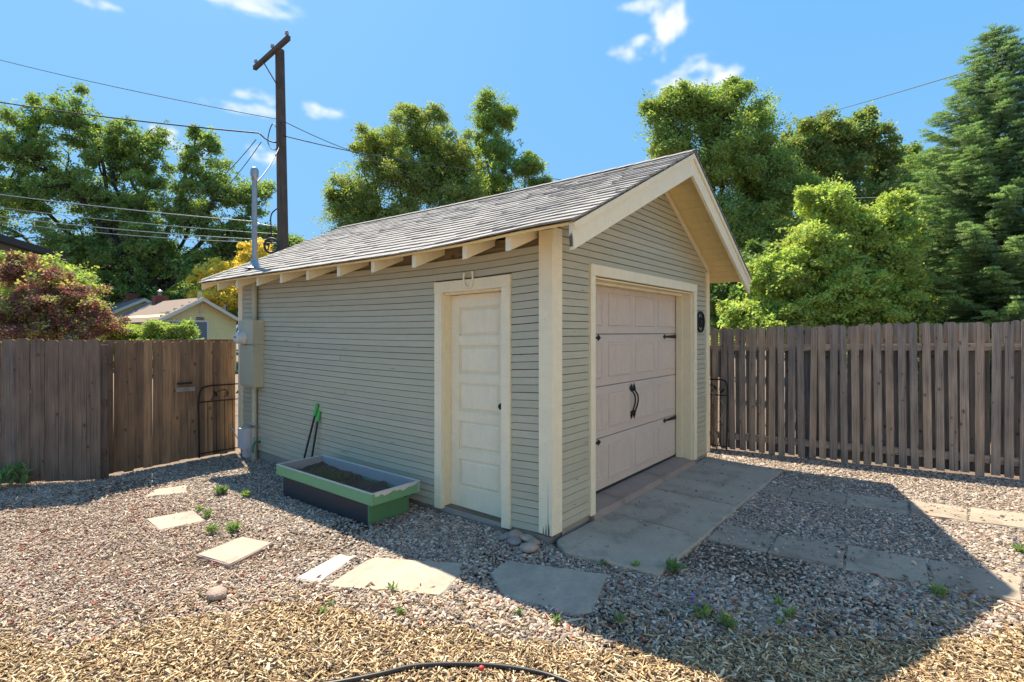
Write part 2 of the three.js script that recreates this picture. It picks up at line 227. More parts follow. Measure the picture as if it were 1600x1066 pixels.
{
  // sheathing behind the boards: walls with thickness and real openings
  const shape = (pts, hole) => { const s = new THREE.Shape(pts.map((p) => new THREE.Vector2(...p))); if (hole) s.holes.push(new THREE.Path(hole.map((p) => new THREE.Vector2(...p)))); return s; };
  const front = new THREE.ExtrudeGeometry(shape([[0.012, -0.05], [WID - 0.012, -0.05], [WID - 0.012, slopeY(-WID) - 0.02], [-ZR, slopeY(ZR) - 0.02], [0.012, slopeY(0) - 0.02]], [[0.64, -0.02], [3.122, -0.02], [3.122, 2.103], [0.64, 2.103]]), { depth: 0.1, bevelEnabled: false });
  front.rotateY(Math.PI / 2).translate(-0.105, 0, 0); // shape x -> -z
  mesh('front_wall', metreUV(front), M.sheathing, garage);
  const side = new THREE.ExtrudeGeometry(shape([[-L + 0.012, -0.06], [-0.106, -0.06], [-0.106, 2.4], [-L + 0.012, 2.36]], [[-1.242, -0.04], [-0.485, -0.04], [-0.485, 2.022], [-1.242, 2.022]]), { depth: 0.1, bevelEnabled: false });
  side.translate(0, 0, -0.105); mesh('side_wall', metreUV(side), M.sheathing, garage);
  mesh('far_wall', box(-L + 0.012, -0.106, -0.05, 2.45, -WID + 0.012, -WID + 0.11), M.sage[1], garage);
  const back = new THREE.ExtrudeGeometry(shape([[0.12, -0.05], [WID - 0.12, -0.05], [WID - 0.12, 2.44], [-ZR, 3.36], [0.12, 2.38]]), { depth: 0.1, bevelEnabled: false }); back.rotateY(Math.PI / 2).translate(-L + 0.012, 0, 0); mesh('rear_wall', metreUV(back), M.sage[2], garage);
  // foundation
  const fnd = [box(-L - 0.015, -0.02, -0.4, -0.035, -0.16, -0.004), box(-0.17, -0.004, -0.4, -0.02, -WID - 0.01, -0.165), box(-L - 0.015, -0.02, -0.4, -0.02, -WID - 0.01, -WID + 0.15), box(-L - 0.012, -L + 0.14, -0.4, -0.02, -WID + 0.155, -0.165)];
  warp(fnd[0], (x, y, z) => [x, y > -0.2 ? y + sag(x) - 0.005 : y, z]); mesh('foundation', merged(fnd), M.foundation, garage);
  // clapboards: wedge boards, each a part
  const EXPO = 0.0632, GAP = 0.0058;
  const clap = (u0, u1, y, fn, seg) => { // fn(u, y, out) -> xyz
    const jit = R(-0.0012, 0.0012), t0 = 0.018 + R(-0.002, 0.002), t1 = 0.013, q = [], N = seg;
    for (let k = 0; k < N; k++) {
      const a = lerp(u0, u1, k / N), b = lerp(u0, u1, (k + 1) / N), y0 = y + jit, y1 = y + EXPO - GAP;
      q.push([fn(a, y0, t0), fn(b, y0, t0), fn(b, y1, t1), fn(a, y1, t1)], [fn(a, y0, 0.0), fn(b, y0, 0.0), fn(b, y0, t0), fn(a, y0, t0)], [fn(a, y1, t1), fn(b, y1, t1), fn(b, y1, 0), fn(a, y1, 0)]);
      if (k === 0) q.push([fn(a, y0, 0), fn(a, y0, t0), fn(a, y1, t1), fn(a, y1, 0)]);
      if (k === N - 1) q.push([fn(b, y0, t0), fn(b, y0, 0), fn(b, y1, 0), fn(b, y1, t1)]);
    }
    return q;
  };
  const wv = (x, y) => 0.0035 * (fbm(x * 1.1 + 33, y * 14 + 11, 512, 512, 23, 2) - 0.5), sideFn = (x, y, o) => [x, y + sag(x) + wv(x, y), o], frontFn = (z, y, o) => [o, y, z];
  const board = (q) => { const g = polyGeo(q); const uv = g.attributes.uv; for (let i = 0; i < uv.count; i++) { const a = uv.getX(i); uv.setXY(i, uv.getY(i), a); } mesh('clapboard', g, pick(M.sage), garage); };
  for (let k = 0; k < 37; k++) {
    const y = -0.01 + k * EXPO;
    if (y > 2.27) break;
    if (y < 2.11) { const cut = k % 3 === 0 ? R(-4.4, -2.2) : null; if (cut) { board(clap(-L + 0.1, cut - 0.0012, y, sideFn, 5)); board(clap(cut + 0.0012, -1.325, y, sideFn, 5)); } else board(clap(-L + 0.1, -1.325, y, sideFn, 8)); board(clap(-0.402, -0.103, y, sideFn, 1)); }
    else board(clap(-L + 0.1, -0.103, y, sideFn, 8));
  }
  for (let k = 0; k < 54; k++) {
    const y = -0.01 + k * EXPO, top = y + EXPO;
    const zn = ZN - (ZN - ZR) * clamp((y + 0.02 - (eaveY(0) - 0.045)) / (ridgeY(0) - eaveY(0)), 0, 1), zf = ZF + (ZR - ZF) * clamp((y + 0.02 - (farY() - 0.045)) / (ridgeY(0) - farY()), 0, 1);
    const a = Math.min(-0.116, zn - 0.02), b = Math.max(-WID + 0.1, zf + 0.02); if (a - b < 0.12) break;
    const rev = (u0, u1) => board(clap(u0, u1, y, frontFn, 2));
    if (top < 2.205) { rev(-0.116, -0.565); rev(-3.217, -WID + 0.1); } else rev(a, b);
  }
  for (let k = 0; k < 34; k++) { // splits where the paint has opened
    const side = rnd() < 0.75, l = R(0.04, 0.22), h = R(0.0015, 0.004), c = -0.01 + Math.floor(R(0, 32)) * EXPO + R(0.004, 0.045), u = side ? R(-5.2, -1.6) : rnd() < 0.5 ? R(-0.5, -0.2) - (rnd() < 0.3 ? 2.8 : 0) : R(-3.5, -3.3), f = side ? sideFn : frontFn, o = 0.0195 + 0.0006; if (!side && (u > -0.18 || (u < -0.56 && u > -3.22))) continue;
    mesh('paint_split', polyGeo([side ? [f(u, c, o), f(u + l * 0.4, c - h, o), f(u + l, c + h * 0.4, o), f(u + l * 0.5, c + h, o)] : [f(u, c, o), f(u - l * 0.3, c - h, o), f(u - l * 0.5, c + h * 0.4, o), f(u - l * 0.25, c + h, o)]]), M.grayWood, garage);
  }
  // corner boards
  const cb = (g) => mesh('corner_board', g, pick([M.cream, M.creamB]), garage);
  cb(box(-0.103, 0.028, -0.02, 2.42, 0.0, 0.028)); cb(box(0.0, 0.0275, -0.02, 2.44, -0.116, -0.0005));
  cb(box(-L, -L + 0.1, -0.03, 2.36, 0.0, 0.026)); cb(box(-L - 0.026, -L - 0.001, -0.03, 2.36, -0.11, 0.025));
  cb(box(0.0, 0.028, 0.0, 2.40, -WID, -WID + 0.1)); cb(box(-0.1, 0.027, 0.0, 2.38, -WID - 0.027, -WID - 0.001));
  for (const [x, h, w] of [[-0.012, 0.4, 0.003], [-0.032, 0.07, 0.008], [-0.058, 0.04, 0.006], [-0.004, 0.08, 0.009]]) mesh('bare_wood', slabBetween([[x - w, -0.018, 0.0292], [x + w, -0.018, 0.0292], [x + w * 0.5, h * 0.55, 0.0292], [x, h, 0.0292]], [[x - w, -0.018, 0.0281], [x + w, -0.018, 0.0281], [x + w * 0.5, h * 0.55, 0.0281], [x, h, 0.0281]]), M.grayWood, garage);
  // side door: casing, recessed slab with five panels
  const df = part('door_frame', garage);
  const sg = (g) => warp(g, (x, y, z) => [x, y + sag(x), z]);
  mesh('casing', sg(box(-1.325, -1.232, -0.015, 2.02, 0, 0.034)), M.cream, df); mesh('casing', sg(box(-0.495, -0.402, -0.03, 2.02, 0, 0.034)), M.cream, df); mesh('head_casing', sg(box(-1.328, -0.399, 2.021, 2.122, 0, 0.036, [4, 1, 1])), M.creamB, df);
  mesh('jamb', sg(box(-1.24, -1.224, -0.015, 2.012, -0.13, -0.0005)), M.creamB, df); mesh('jamb', sg(box(-0.503, -0.487, -0.015, 2.012, -0.13, -0.0005)), M.creamB, df); mesh('head_jamb', sg(box(-1.223, -0.504, 2.0, 2.019, -0.13, -0.0005)), M.creamB, df);
  mesh('threshold', sg(box(-1.30, -0.44, -0.16, -0.05, -0.12, 0.07, [4, 1, 1])), M.grayWood, df);
  const door = part('side_door', garage);
  const dz = -0.088, dx0 = -1.222, dx1 = -0.506, st = 0.105;
  const dm = M.doorCream, dp = (n, x0, x1, y0, y1, z0, z1) => mesh(n, sg(box(x0, x1, y0, y1, z0, z1)), dm, door);
  dp('stile', dx0, dx0 + st, -0.005, 1.995, dz - 0.036, dz); dp('stile', dx1 - st, dx1, -0.025, 1.995, dz - 0.036, dz);
  const ph = 0.268, rails = [0.19, 0.088, 0.088, 0.088, 0.088, 0.115]; let yy = 0.0;
  for (let k = 0; k < 6; k++) {
    dp('rail', dx0 + st + 0.0005, dx1 - st - 0.0005, yy - (k ? 0 : 0.02), yy + rails[k], dz - 0.036, dz - 0.0005); yy += rails[k];
    if (k < 5) {
      const x0 = dx0 + st, x1 = dx1 - st, b = 0.035, hi = dz - 0.004, lo = dz - 0.018, y1 = yy + ph, bk = dz - 0.03;
      const o = [[x0, yy, lo], [x1, yy, lo], [x1, y1, lo], [x0, y1, lo]], m = [[x0 + 0.012, yy + 0.012, lo], [x1 - 0.012, yy + 0.012, lo], [x1 - 0.012, y1 - 0.012, lo], [x0 + 0.012, y1 - 0.012, lo]], n = [[x0 + b, yy + b, hi], [x1 - b, yy + b, hi], [x1 - b, y1 - b, hi], [x0 + b, y1 - b, hi]], w = [[x0, yy, bk], [x1, yy, bk], [x1, y1, bk], [x0, y1, bk]];
      const q = [n]; for (let i = 0; i < 4; i++) { const j = (i + 1) % 4; q.push([m[i], m[j], n[j], n[i]], [o[i], o[j], m[j], m[i]], [w[i], w[j], o[j], o[i]]); }
      mesh('door_panel', sg(polyGeo(q)), dm, door);
      yy = y1;
    }
  }
  const plate = mesh('lock_plate', sg(box(-0.565, -0.535, 0.86, 1.06, dz, dz + 0.006)), M.iron, door);
  const knob = new THREE.LatheGeometry([[0, 0], [0.014, 0], [0.012, 0.02], [0.010, 0.03], [0.026, 0.04], [0.03, 0.052], [0.024, 0.066], [0, 0.07]].map((p) => new THREE.Vector2(...p)), 14); knob.rotateX(Math.PI / 2).translate(-0.55, 0.99 + sag(-0.55), dz + 0.004); mesh('knob', knob, M.iron, door);
  // garage door: stepped frame, four sections, beaded panels, strap hinges, pulls
  const gf = part('garage_door_frame', garage);
  mesh('casing', box(0, 0.036, -0.02, 2.108, -0.645, -0.565), M.cream, gf); mesh('casing', box(0, 0.036, -0.01, 2.108, -3.217, -3.12), M.cream, gf); mesh('head_casing', box(0, 0.038, 2.109, 2.206, -3.219, -0.563), M.cream, gf);
  for (const [a, b] of [[-0.645, -0.662], [-3.103, -3.12]]) mesh('jamb', box(-0.11, -0.0005, -0.02, 2.10, Math.min(a, b), Math.max(a, b)), M.creamB, gf);
  for (const [a, b] of [[-0.640, -0.675], [-3.085, -3.125]]) mesh('door_stop', box(-0.19, -0.1105, -0.02, 2.098, Math.min(a, b), Math.max(a, b)), M.creamB, gf);
  mesh('head_jamb', box(-0.11, -0.0005, 2.085, 2.1005, -3.1025, -0.6625), M.creamB, gf); mesh('head_stop', box(-0.19, -0.1105, 2.06, 2.0995, -3.0845, -0.6755), M.creamB, gf);
  const gd = part('garage_door', garage);
  const GX = -0.2, secY = [0.035, 0.548, 1.062, 1.583, 2.085], cz = [-0.94, -1.56, -2.18, -2.80];
  for (let s = 0; s < 4; s++) {
    const y0 = secY[s] + 0.004, y1 = secY[s + 1] - 0.004;
    mesh('section', box(GX - 0.045, GX, y0, y1, -3.12, -0.62, [1, 1, 6]), M.garageDoor, gd);
    for (const c of cz) { // embossed panel with bead grooves: a corrugated plate in a stepped border
      const z0 = c - 0.245, z1 = c + 0.245, a0 = y0 + 0.085, a1 = y1 - 0.085, q = [], hi = GX + 0.012, lo = GX + 0.004, b = 0.02;
      const fr = [[z0, z1, a1 - b, a1], [z0, z1, a0, a0 + b], [z0, z0 + b, a0 + b, a1 - b], [z1 - b, z1, a0 + b, a1 - b]];
      for (const [m0, m1, n0, n1] of fr) q.push([[hi, n0, m1], [hi, n0, m0], [hi, n1, m0], [hi, n1, m1]], [[hi, n1, m1], [hi, n1, m0], [GX, n1 + 0.006, m0], [GX, n1 + 0.006, m1]], [[GX, n0 - 0.006, m1], [GX, n0 - 0.006, m0], [hi, n0, m0], [hi, n0, m1]], [[hi, n0, m0], [hi, n1, m0], [GX, n1, m0 - 0.006], [GX, n0, m0 - 0.006]].reverse(), [[hi, n0, m1], [hi, n1, m1], [GX, n1, m1 + 0.006], [GX, n0, m1 + 0.006]]);
      const ng = 9, wz = (z1 - z0 - 2 * b) / ng;
      for (let k = 0; k < ng; k++) { const e0 = z0 + b + k * wz, e1 = e0 + wz, gp = 0.007; q.push([[lo + 0.003, a0 + b, e1 - gp], [lo + 0.003, a0 + b, e0 + gp], [lo + 0.003, a1 - b, e0 + gp], [lo + 0.003, a1 - b, e1 - gp]], [[lo + 0.003, a0 + b, e0 + gp], [lo - 0.003, a0 + b, e0], [lo - 0.003, a1 - b, e0], [lo + 0.003, a1 - b, e0 + gp]], [[lo - 0.003, a0 + b, e1], [lo + 0.003, a0 + b, e1 - gp], [lo + 0.003, a1 - b, e1 - gp], [lo - 0.003, a1 - b, e1]]); }
      mesh('panel', polyGeo(q), M.garageDoor, gd);
    }
  }
  mesh('bottom_seal', box(GX - 0.04, GX - 0.006, 0.008, 0.036, -3.1, -0.64), M.weatherstrip, gd);
  const strap = (zEdge, dir, y) => { // arrow-ended strap
    const l = 0.40, q = [[0, -0.024], [0, 0.024], [l * 0.86, 0.010], [l * 0.88, 0.03], [l, 0], [l * 0.88, -0.03], [l * 0.86, -0.010]], s = new THREE.Shape(q.map(([a, b]) => new THREE.Vector2(a, b)));
    const g = new THREE.ExtrudeGeometry(s, { depth: 0.006, bevelEnabled: false }); g.rotateY(dir > 0 ? -Math.PI / 2 : Math.PI / 2).translate(GX + (dir > 0 ? 0.014 : 0.008), y, zEdge); mesh('strap_hinge', g, M.iron, gd);
  };
  strap(-0.74, -1, 1.547); strap(-0.74, -1, 0.515); strap(-3.09, 1, 1.547); strap(-3.09, 1, 0.515);
  for (const [z, bow] of [[-1.80, 0], [-1.87, 1]]) {
    const pts = curve([[GX + 0.02, 1.0, z], [GX + 0.03, 0.955, z - 0.008], [GX + 0.045, 0.92, z - 0.026], [GX + 0.05, 0.86, z - 0.034], [GX + 0.045, 0.80, z - 0.02], [GX + 0.03, 0.74, z - 0.006], [GX + 0.02, 0.69, z]], 18);
    const tip = (y, up) => { const t = new THREE.ConeGeometry(0.018, 0.06, 6); if (!up) t.rotateX(Math.PI); t.translate(GX + 0.018, y, z); return t; };
    mesh('pull_handle', merged([tube(pts, 0.0085, 0.0085, 6), tip(1.02, true), tip(0.68, false), box(GX, GX + 0.018, 0.955, 0.985, z - 0.01, z + 0.01), box(GX, GX + 0.018, 0.715, 0.745, z - 0.01, z + 0.01)]), M.iron, gd);
  }
  // concrete sill under the garage door, worn front
  const sill = box(-0.26, 0.06, -0.12, 0.004, -3.17, -0.60, [2, 2, 26]); warp(sill, (x, y, z) => [x > 0 && y > -0.05 ? x - 0.02 - 0.03 * fbm(z * 5 + 60, y * 9 + 9, 512, 512, 4, 3) : x, y > -0.05 ? y - (x > 0 ? 0.022 : 0) + 0.006 * fbm(z * 3 + 80, 3, 512, 512, 5, 2) : y, z]); mesh('sill', metreUV(sill), M.sill, garage);
  // roof
  const roof = part('roof', garage);
  const deck = (fn, n) => { for (let k = 0; k < n; k++) { const s0 = k / n + 0.001, s1 = (k + 1) / n - 0.001, xs = [XR, -4.4, -3, -1.6, -0.6, 0.0, XF - 0.03]; const q = []; const T = (x, s) => fn(x, s, -0.012), B = (x, s) => fn(x, s, -0.032); for (let i = 0; i < xs.length - 1; i++) { const a = xs[i], b = xs[i + 1]; q.push([T(a, s0), T(b, s0), T(b, s1), T(a, s1)], [B(b, s0), B(a, s0), B(a, s1), B(b, s1)], [B(a, s0), B(b, s0), T(b, s0), T(a, s0)], [T(a, s1), T(b, s1), B(b, s1), B(a, s1)]); } const e = XF - 0.03; q.push([B(e, s0), B(e, s1), T(e, s1), T(e, s0)], [B(XR, s1), B(XR, s0), T(XR, s0), T(XR, s1)]); const g = polyGeo(q, 0); mesh('deck_board', g, M.soffit, roof); } };
  deck(roofN, 18); deck(roofF, 18);
  // shingle tabs; the 300 that show largest are parts, the rest one part
  const tabs = [];
  const makeTabs = (fn, near) => {
    const len = near ? 2.57 : 2.46, n = 20;
    for (let c = 0; c < n; c++) {
      const s0 = (c * (len / n)) / len - (c ? 0 : 0.008), s1 = Math.min(1.0, s0 + 0.2 / len), off = (c % 2) * 0.152 + R(-0.02, 0.02), x0r = XR - 0.02, x1r = XF + 0.022;
      for (let x = x0r - off, wd; x < x1r; x += wd) {
        wd = R(0.16, 0.32); const a = Math.max(x + 0.002, x0r), b = Math.min(x + wd - 0.002, x1r); if (b - a < 0.02) continue;
        const e0 = s0 + R(-0.004, 0.002), e1 = s0 + R(-0.004, 0.002), thick = rnd() < 0.3 ? 0.004 : 0, lift0 = 0.015 + thick + R(0, 0.004), lift1 = 0.015 + thick + R(0, 0.004), th = 0.011 + thick, m = (a + b) / 2;
        const top = [fn(a, e0, lift0), fn(b, e1, lift1), fn(b, s1, 0.001), fn(a, s1, 0.001)], bot = [fn(a, e0, lift0 - th), fn(b, e1, lift1 - th), fn(b, s1, -0.004), fn(a, s1, -0.004)];
        const q = near ? [top, [top[1], top[0], bot[0], bot[1]], [top[2], top[1], bot[1], bot[2]], [top[0], top[3], bot[3], bot[0]]] : [[...top].reverse(), [top[0], top[1], bot[1], bot[0]], [top[1], top[2], bot[2], bot[1]], [top[3], top[0], bot[0], bot[3]]];
        const p = fn(m, s0, 0), d = Math.hypot(p[0] - EYE.x, p[1] - EYE.y, p[2] - EYE.z);
        tabs.push({ q, near, d });
      }
    }
  };
  makeTabs(roofN, true); makeTabs(roofF, false);
  tabs.sort((a, b) => (a.near === b.near ? a.d - b.d : a.near ? -1 : 1));
  const rest = [[], [], [], []];
  tabs.forEach((t, i) => { const g = polyGeo(t.q), k = Math.floor(rnd() * 4); if (i < 300) mesh('shingle', g, M.shingle[k], roof); else rest[k].push(g); });
  rest.forEach((l, k) => tag(mesh('shingles', merged(l), M.shingle[k], roof), null, null, null, 'stuff'));
  for (let x = XR - 0.02; x < XF; x += 0.2) { const b = Math.min(x + 0.24, XF + 0.025), y = (q) => ridgeY(q) + 0.018, q = [[[x, y(x) - 0.055, ZR + 0.13], [b, y(b) - 0.05, ZR + 0.13], [b, y(b) + 0.008, ZR], [x, y(x) + 0.002, ZR]], [[x, y(x) + 0.002, ZR], [b, y(b) + 0.008, ZR], [b, y(b) - 0.055, ZR - 0.13], [x, y(x) - 0.06, ZR - 0.13]]]; q.push([[b, y(b) - 0.05, ZR + 0.13], [b, y(b) - 0.057, ZR + 0.13], [b, y(b), ZR], [b, y(b) + 0.008, ZR]]); mesh('ridge_shingle', polyGeo(q), pick(M.shingle), roof); }
  // rafter tails
  for (const x of [-5.33, -4.76, -4.19, -3.61, -3.03, -2.43, -1.85, -1.25, -0.62, -0.16]) for (const fn of [roofN, roofF]) {
    const far = fn === roofF, l = far ? 0.02 : 0.0, zi = far ? -WID + 0.02 : -0.02, si = far ? (zi - ZF) / (ZR - ZF) : (ZN - zi) / (ZN - ZR), a = x - 0.024, b = x + 0.024, s0 = 0.012;
    const T = (xx, s) => fn(xx, s, -0.033), B = (xx, s) => { const p = fn(xx, s, -0.033); return [p[0], p[1] - (s < 0.05 ? 0.115 : 0.14), p[2]]; };
    const top = [T(a, s0), T(b, s0), T(b, si), T(a, si)], bot = [B(a, s0), B(b, s0), B(b, si), B(a, si)];
    const q = [[bot[0], bot[1], top[1], top[0]], [bot[1], bot[2], top[2], top[1]], [bot[3], bot[0], top[0], top[3]], [bot[0], bot[3], bot[2], bot[1]]]; if (far) q.forEach((f) => f.reverse());
    mesh('rafter_tail', polyGeo(q), M.cream, roof);
  }
  // barge boards with a crown strip, front and rear
  const barge = (x0, x1, fn, s0, drop0, drop1, name, m) => { const p = (s, up) => fn(0.2, s, up), pr = [p(s0, -0.014), p(1, -0.014), [0, p(1, -0.014)[1] - drop1, ZR], [0, p(s0, -0.014)[1] - drop0, p(s0, 0)[2] + (fn === roofN ? -0.02 : 0.02)]]; const A = pr.map((q) => [x1, q[1], q[2]]), B = pr.map((q) => [x0, q[1], q[2]]); const g = fn === roofN ? slabBetween(A, B) : slabBetween([...A].reverse(), [...B].reverse()); mesh(name, g, m, roof); };
  barge(XF - 0.03, XF, roofN, 0, 0.185, 0.225, 'barge_board', M.cream); barge(XF - 0.0295, XF + 0.0005, roofF, 0, 0.19, 0.225, 'barge_board', M.cream);
  barge(XF + 0.001, XF + 0.016, roofN, 0, 0.045, 0.055, 'crown_strip', M.creamB); barge(XF + 0.0015, XF + 0.0165, roofF, 0, 0.045, 0.055, 'crown_strip', M.creamB);
  { const z = ZN - 0.0 + 0.0015, y = eaveY(XF) - 0.012; mesh('peeled_patch', polyGeo([[[XF - 0.028, y - 0.17, z - 0.016], [XF - 0.004, y - 0.165, z - 0.016], [XF - 0.002, y - 0.11, z - 0.009], [XF - 0.009, y - 0.07, z - 0.005], [XF - 0.016, y - 0.085, z - 0.006], [XF - 0.028, y - 0.10, z - 0.008]]]), M.grayWood, roof); }
  barge(XR, XR + 0.03, roofN, 0, 0.15, 0.2, 'barge_board', M.cream); barge(XR + 0.0005, XR + 0.0305, roofF, 0, 0.15, 0.2, 'barge_board', M.cream);
  barge(0.001, 0.022, (x, s, up) => roofN(0, s, up - 0.028), 0.17, 0.09, 0.09, 'frieze', M.creamB); barge(0.0015, 0.0225, (x, s, up) => roofF(0, s, up - 0.028), 0.17, 0.09, 0.09, 'frieze', M.creamB);
}

// ---------- concrete slab and wheel strips ----------
{
  const slabPoly = [[0.03, -0.02], [0.2, 0.12], [0.92, 0.035], [0.93, -0.835]], s2 = [[0.03, -0.03], [0.93, -0.845], [0.935, -1.79], [0.05, -1.83]], s3 = [[0.045, -1.84], [0.935, -1.80], [0.965, -3.47], [0.03, -3.64]];
  const pad = new THREE.Group(); pad.name = 'concrete_pad'; scene.add(pad); tag(pad, 'cracked grey concrete apron along the garage door', 'concrete', null, 'structure');
  const poly1 = [[0.03, -0.02], [0.2, 0.12], [0.92, 0.035], [0.93, -0.832], [0.05, -0.865]]; s2[0] = [0.05, -0.873]; s2[1] = [0.93, -0.84];
  for (const p of [poly1, s2, s3]) mesh('slab', stoneSlab(p, -0.2, -0.058, 0.006), M.concrete, pad);
}
const nT = [[0.945, -1.28], [1.38, -1.30], [1.845, -1.41], [2.35, -1.467], [2.872, -1.562], [3.4, -1.64]], nB = [[0.945, -0.85], [1.40, -0.872], [1.892, -0.901], [2.38, -1.006], [2.823, -1.05], [3.35, -1.13]];
const fT = [[0.965, -2.785], [1.209, -2.833], [1.678, -2.974], [2.192, -3.054], [2.65, -3.155], [3.1, -3.26]], fB = [[0.96, -2.44], [1.24, -2.447], [1.717, -2.532], [2.215, -2.597], [2.63, -2.665], [3.05, -2.745]];
const holes = [];
const ordinal = ['nearest the concrete apron', 'second out from the concrete apron', 'third out from the concrete apron', 'fourth out from the concrete apron', 'at the outer end of the strip'];
for (const [T, B, where] of [[nT, nB, 'near'], [fT, fB, 'far']]) for (let i = 0; i < 5; i++) {
  const g = 0.006, p = [[T[i][0] + g, T[i][1]], [T[i + 1][0] - g, T[i + 1][1]], [B[i + 1][0] - g, B[i + 1][1]], [B[i][0] + g, B[i][1]]]; holes.push(p);
  single('concrete_paver', stoneSlab(p, -0.16, -0.068 + R(-0.005, 0.005), 0.005), M.paverGrey[i % 4], `grey concrete paver of the ${where} wheel strip, ${ordinal[i]}`, 'paver', 'concrete pavers in two wheel strips');
}
const flat = (name, poly, mat, top, label, cat, group) => { holes.push(poly); const c = poly.reduce((s, p) => [s[0] + p[0] / poly.length, s[1] + p[1] / poly.length], [0, 0]), y = gy(...c); return single(name, stoneSlab(poly, y - 0.06, y + top, 0.006), mat, label, cat, group); };
flat('stepping_stone', [[-1.961, 1.876], [-1.582, 1.796], [-1.729, 1.395], [-2.05, 1.496]], M.paverPink, 0.035, 'pink concrete stepping stone nearest the camera with a thick raised edge', 'stepping stone', 'pink stepping stones in the gravel');
flat('stepping_stone', [[-3.253, 1.82], [-2.847, 1.837], [-2.782, 1.49], [-3.179, 1.446]], M.paverPink, 0.012, 'pink stepping stone in the middle of the row of three, half sunk in gravel', 'stepping stone', 'pink stepping stones in the gravel');
flat('stepping_stone', [[-4.075, 1.587], [-4.293, 1.442], [-4.206, 1.153], [-3.868, 1.249]], M.paverPink, 0.010, 'pink stepping stone farthest back, nearest the wooden gate', 'stepping stone', 'pink stepping stones in the gravel');
flat('flagstone', [[-1.026, 1.604], [-0.838, 1.52], [-1.003, 1.136], [-1.143, 1.174]], M.flagWhite, 0.012, 'narrow white stone strip lying beside the large pale flagstone', 'flagstone');
flat('flagstone', [[-0.749, 1.537], [-0.874, 1.132], [-0.871, 1.059], [-0.292, 0.72], [-0.158, 0.882], [-0.058, 1.147]], M.flagstone, 0.016, 'large pale flagstone half in sun, cut by the shadow edge', 'flagstone');
flat('flagstone', [[-0.031, 0.7], [-0.07, 0.555], [-0.037, 0.474], [0.624, 0.218], [0.784, 0.702], [0.749, 0.794], [0.248, 0.915]], M.flagstone, 0.016, 'large grey flagstone wholly in shadow before the garage corner', 'flagstone');

// ---------- loose stones, gravel and mulch ----------
function pebbleGeo(seed, detail, flatten = 0.6) { const r = rng(seed), g = new THREE.IcosahedronGeometry(0.5, detail), p = g.attributes.position, k = [R(0.75, 1.25, r), flatten * R(0.8, 1.2, r), R(0.75, 1.1, r)]; for (let i = 0; i < p.count; i++) { const v = V().fromBufferAttribute(p, i), n = 1 + 0.28 * (fbm(v.x * 2.5 + 20 + seed, v.y * 2.5 + v.z * 2 + 20, 256, 256, seed, 2) - 0.5); p.setXYZ(i, v.x * n * k[0], v.y * n * k[1], v.z * n * k[2]); } g.computeVertexNormals(); return g; }
const rock = (name, x, z, s, label, mat, seed, sink = 0.3, cat = 'rock', group) => { const g = pebbleGeo(seed, 2, 0.7); g.scale(s, s, s); g.rotateY(seed); const o = single(name, metreUV(g), mat, label, cat, group); o.position.set(x, gy(x, z) + s * (0.35 - sink), z); return o; };
rock('rock', -1.19, 2.039, 0.13, 'pink angular rock alone at the edge of the wood chips', M.paverPink, 3, 0.1);
{ const spots = [[-0.28, 0.10, 0.15], [-0.17, 0.09, 0.13], [-0.22, 0.20, 0.14], [-0.08, 0.13, 0.12], [-0.05, 0.24, 0.15], [-0.34, 0.17, 0.11]], words = ['flat grey fragment of the rubble pile at the garage corner', 'tan stone leaning on the wall in the corner rubble', 'wide tan shard lying in front of the corner rubble', 'small grey stone beside the corner post', 'rounded pink stone nearest the corner post', 'small tan chip at the door end of the corner rubble']; spots.forEach(([x, z, s], i) => { const o = rock('rubble_stone', x, z, s, words[i], M.cornerStone[i % 3], 21 + i, 0.12, 'stone', 'rubble stones at the garage corner'); o.scale.y = 0.6; o.rotation.z = R(-0.3, 0.3); }); }
const slabAll = [[0, 0], [0.2, 0.12], [0.92, 0.035], [0.935, -1.8], [0.965, -3.47], [0.03, -3.64]];
const blocked = (x, z) => (x > -L - 0.02 && x < 0.02 && z < 0.02 && z > -WID - 0.02) || inPoly(x, z, slabAll) || (x > -2.96 && x < -1.49 && z > 0.19 && z < 0.66) || holes.some((h) => inPoly(x, z, h));
const mtx = new THREE.Matrix4(), qt = new THREE.Quaternion(), eu = new THREE.Euler(), col = new THREE.Color();
function scatter(name, geos, mat, list, label, category, kind = 'stuff') { // list: [x, y, z, sx, sy, sz, ex, ey, ez, r, g, b]
  const root = new THREE.Group(); root.name = numbered(name); scene.add(root); tag(root, label, category, null, kind);
  geos.forEach((g, k) => { const mine = list.filter((_, i) => i % geos.length === k), im = new THREE.InstancedMesh(g, mat, mine.length); im.name = name; im.castShadow = im.receiveShadow = true; mine.forEach((p, i) => { im.setMatrixAt(i, mtx.compose(V(p[0], p[1], p[2]), qt.setFromEuler(eu.set(p[6], p[7], p[8])), V(p[3], p[4], p[5]))); im.setColorAt(i, col.setRGB(p[9], p[10], p[11])); }); root.add(im); });
  return root;
}
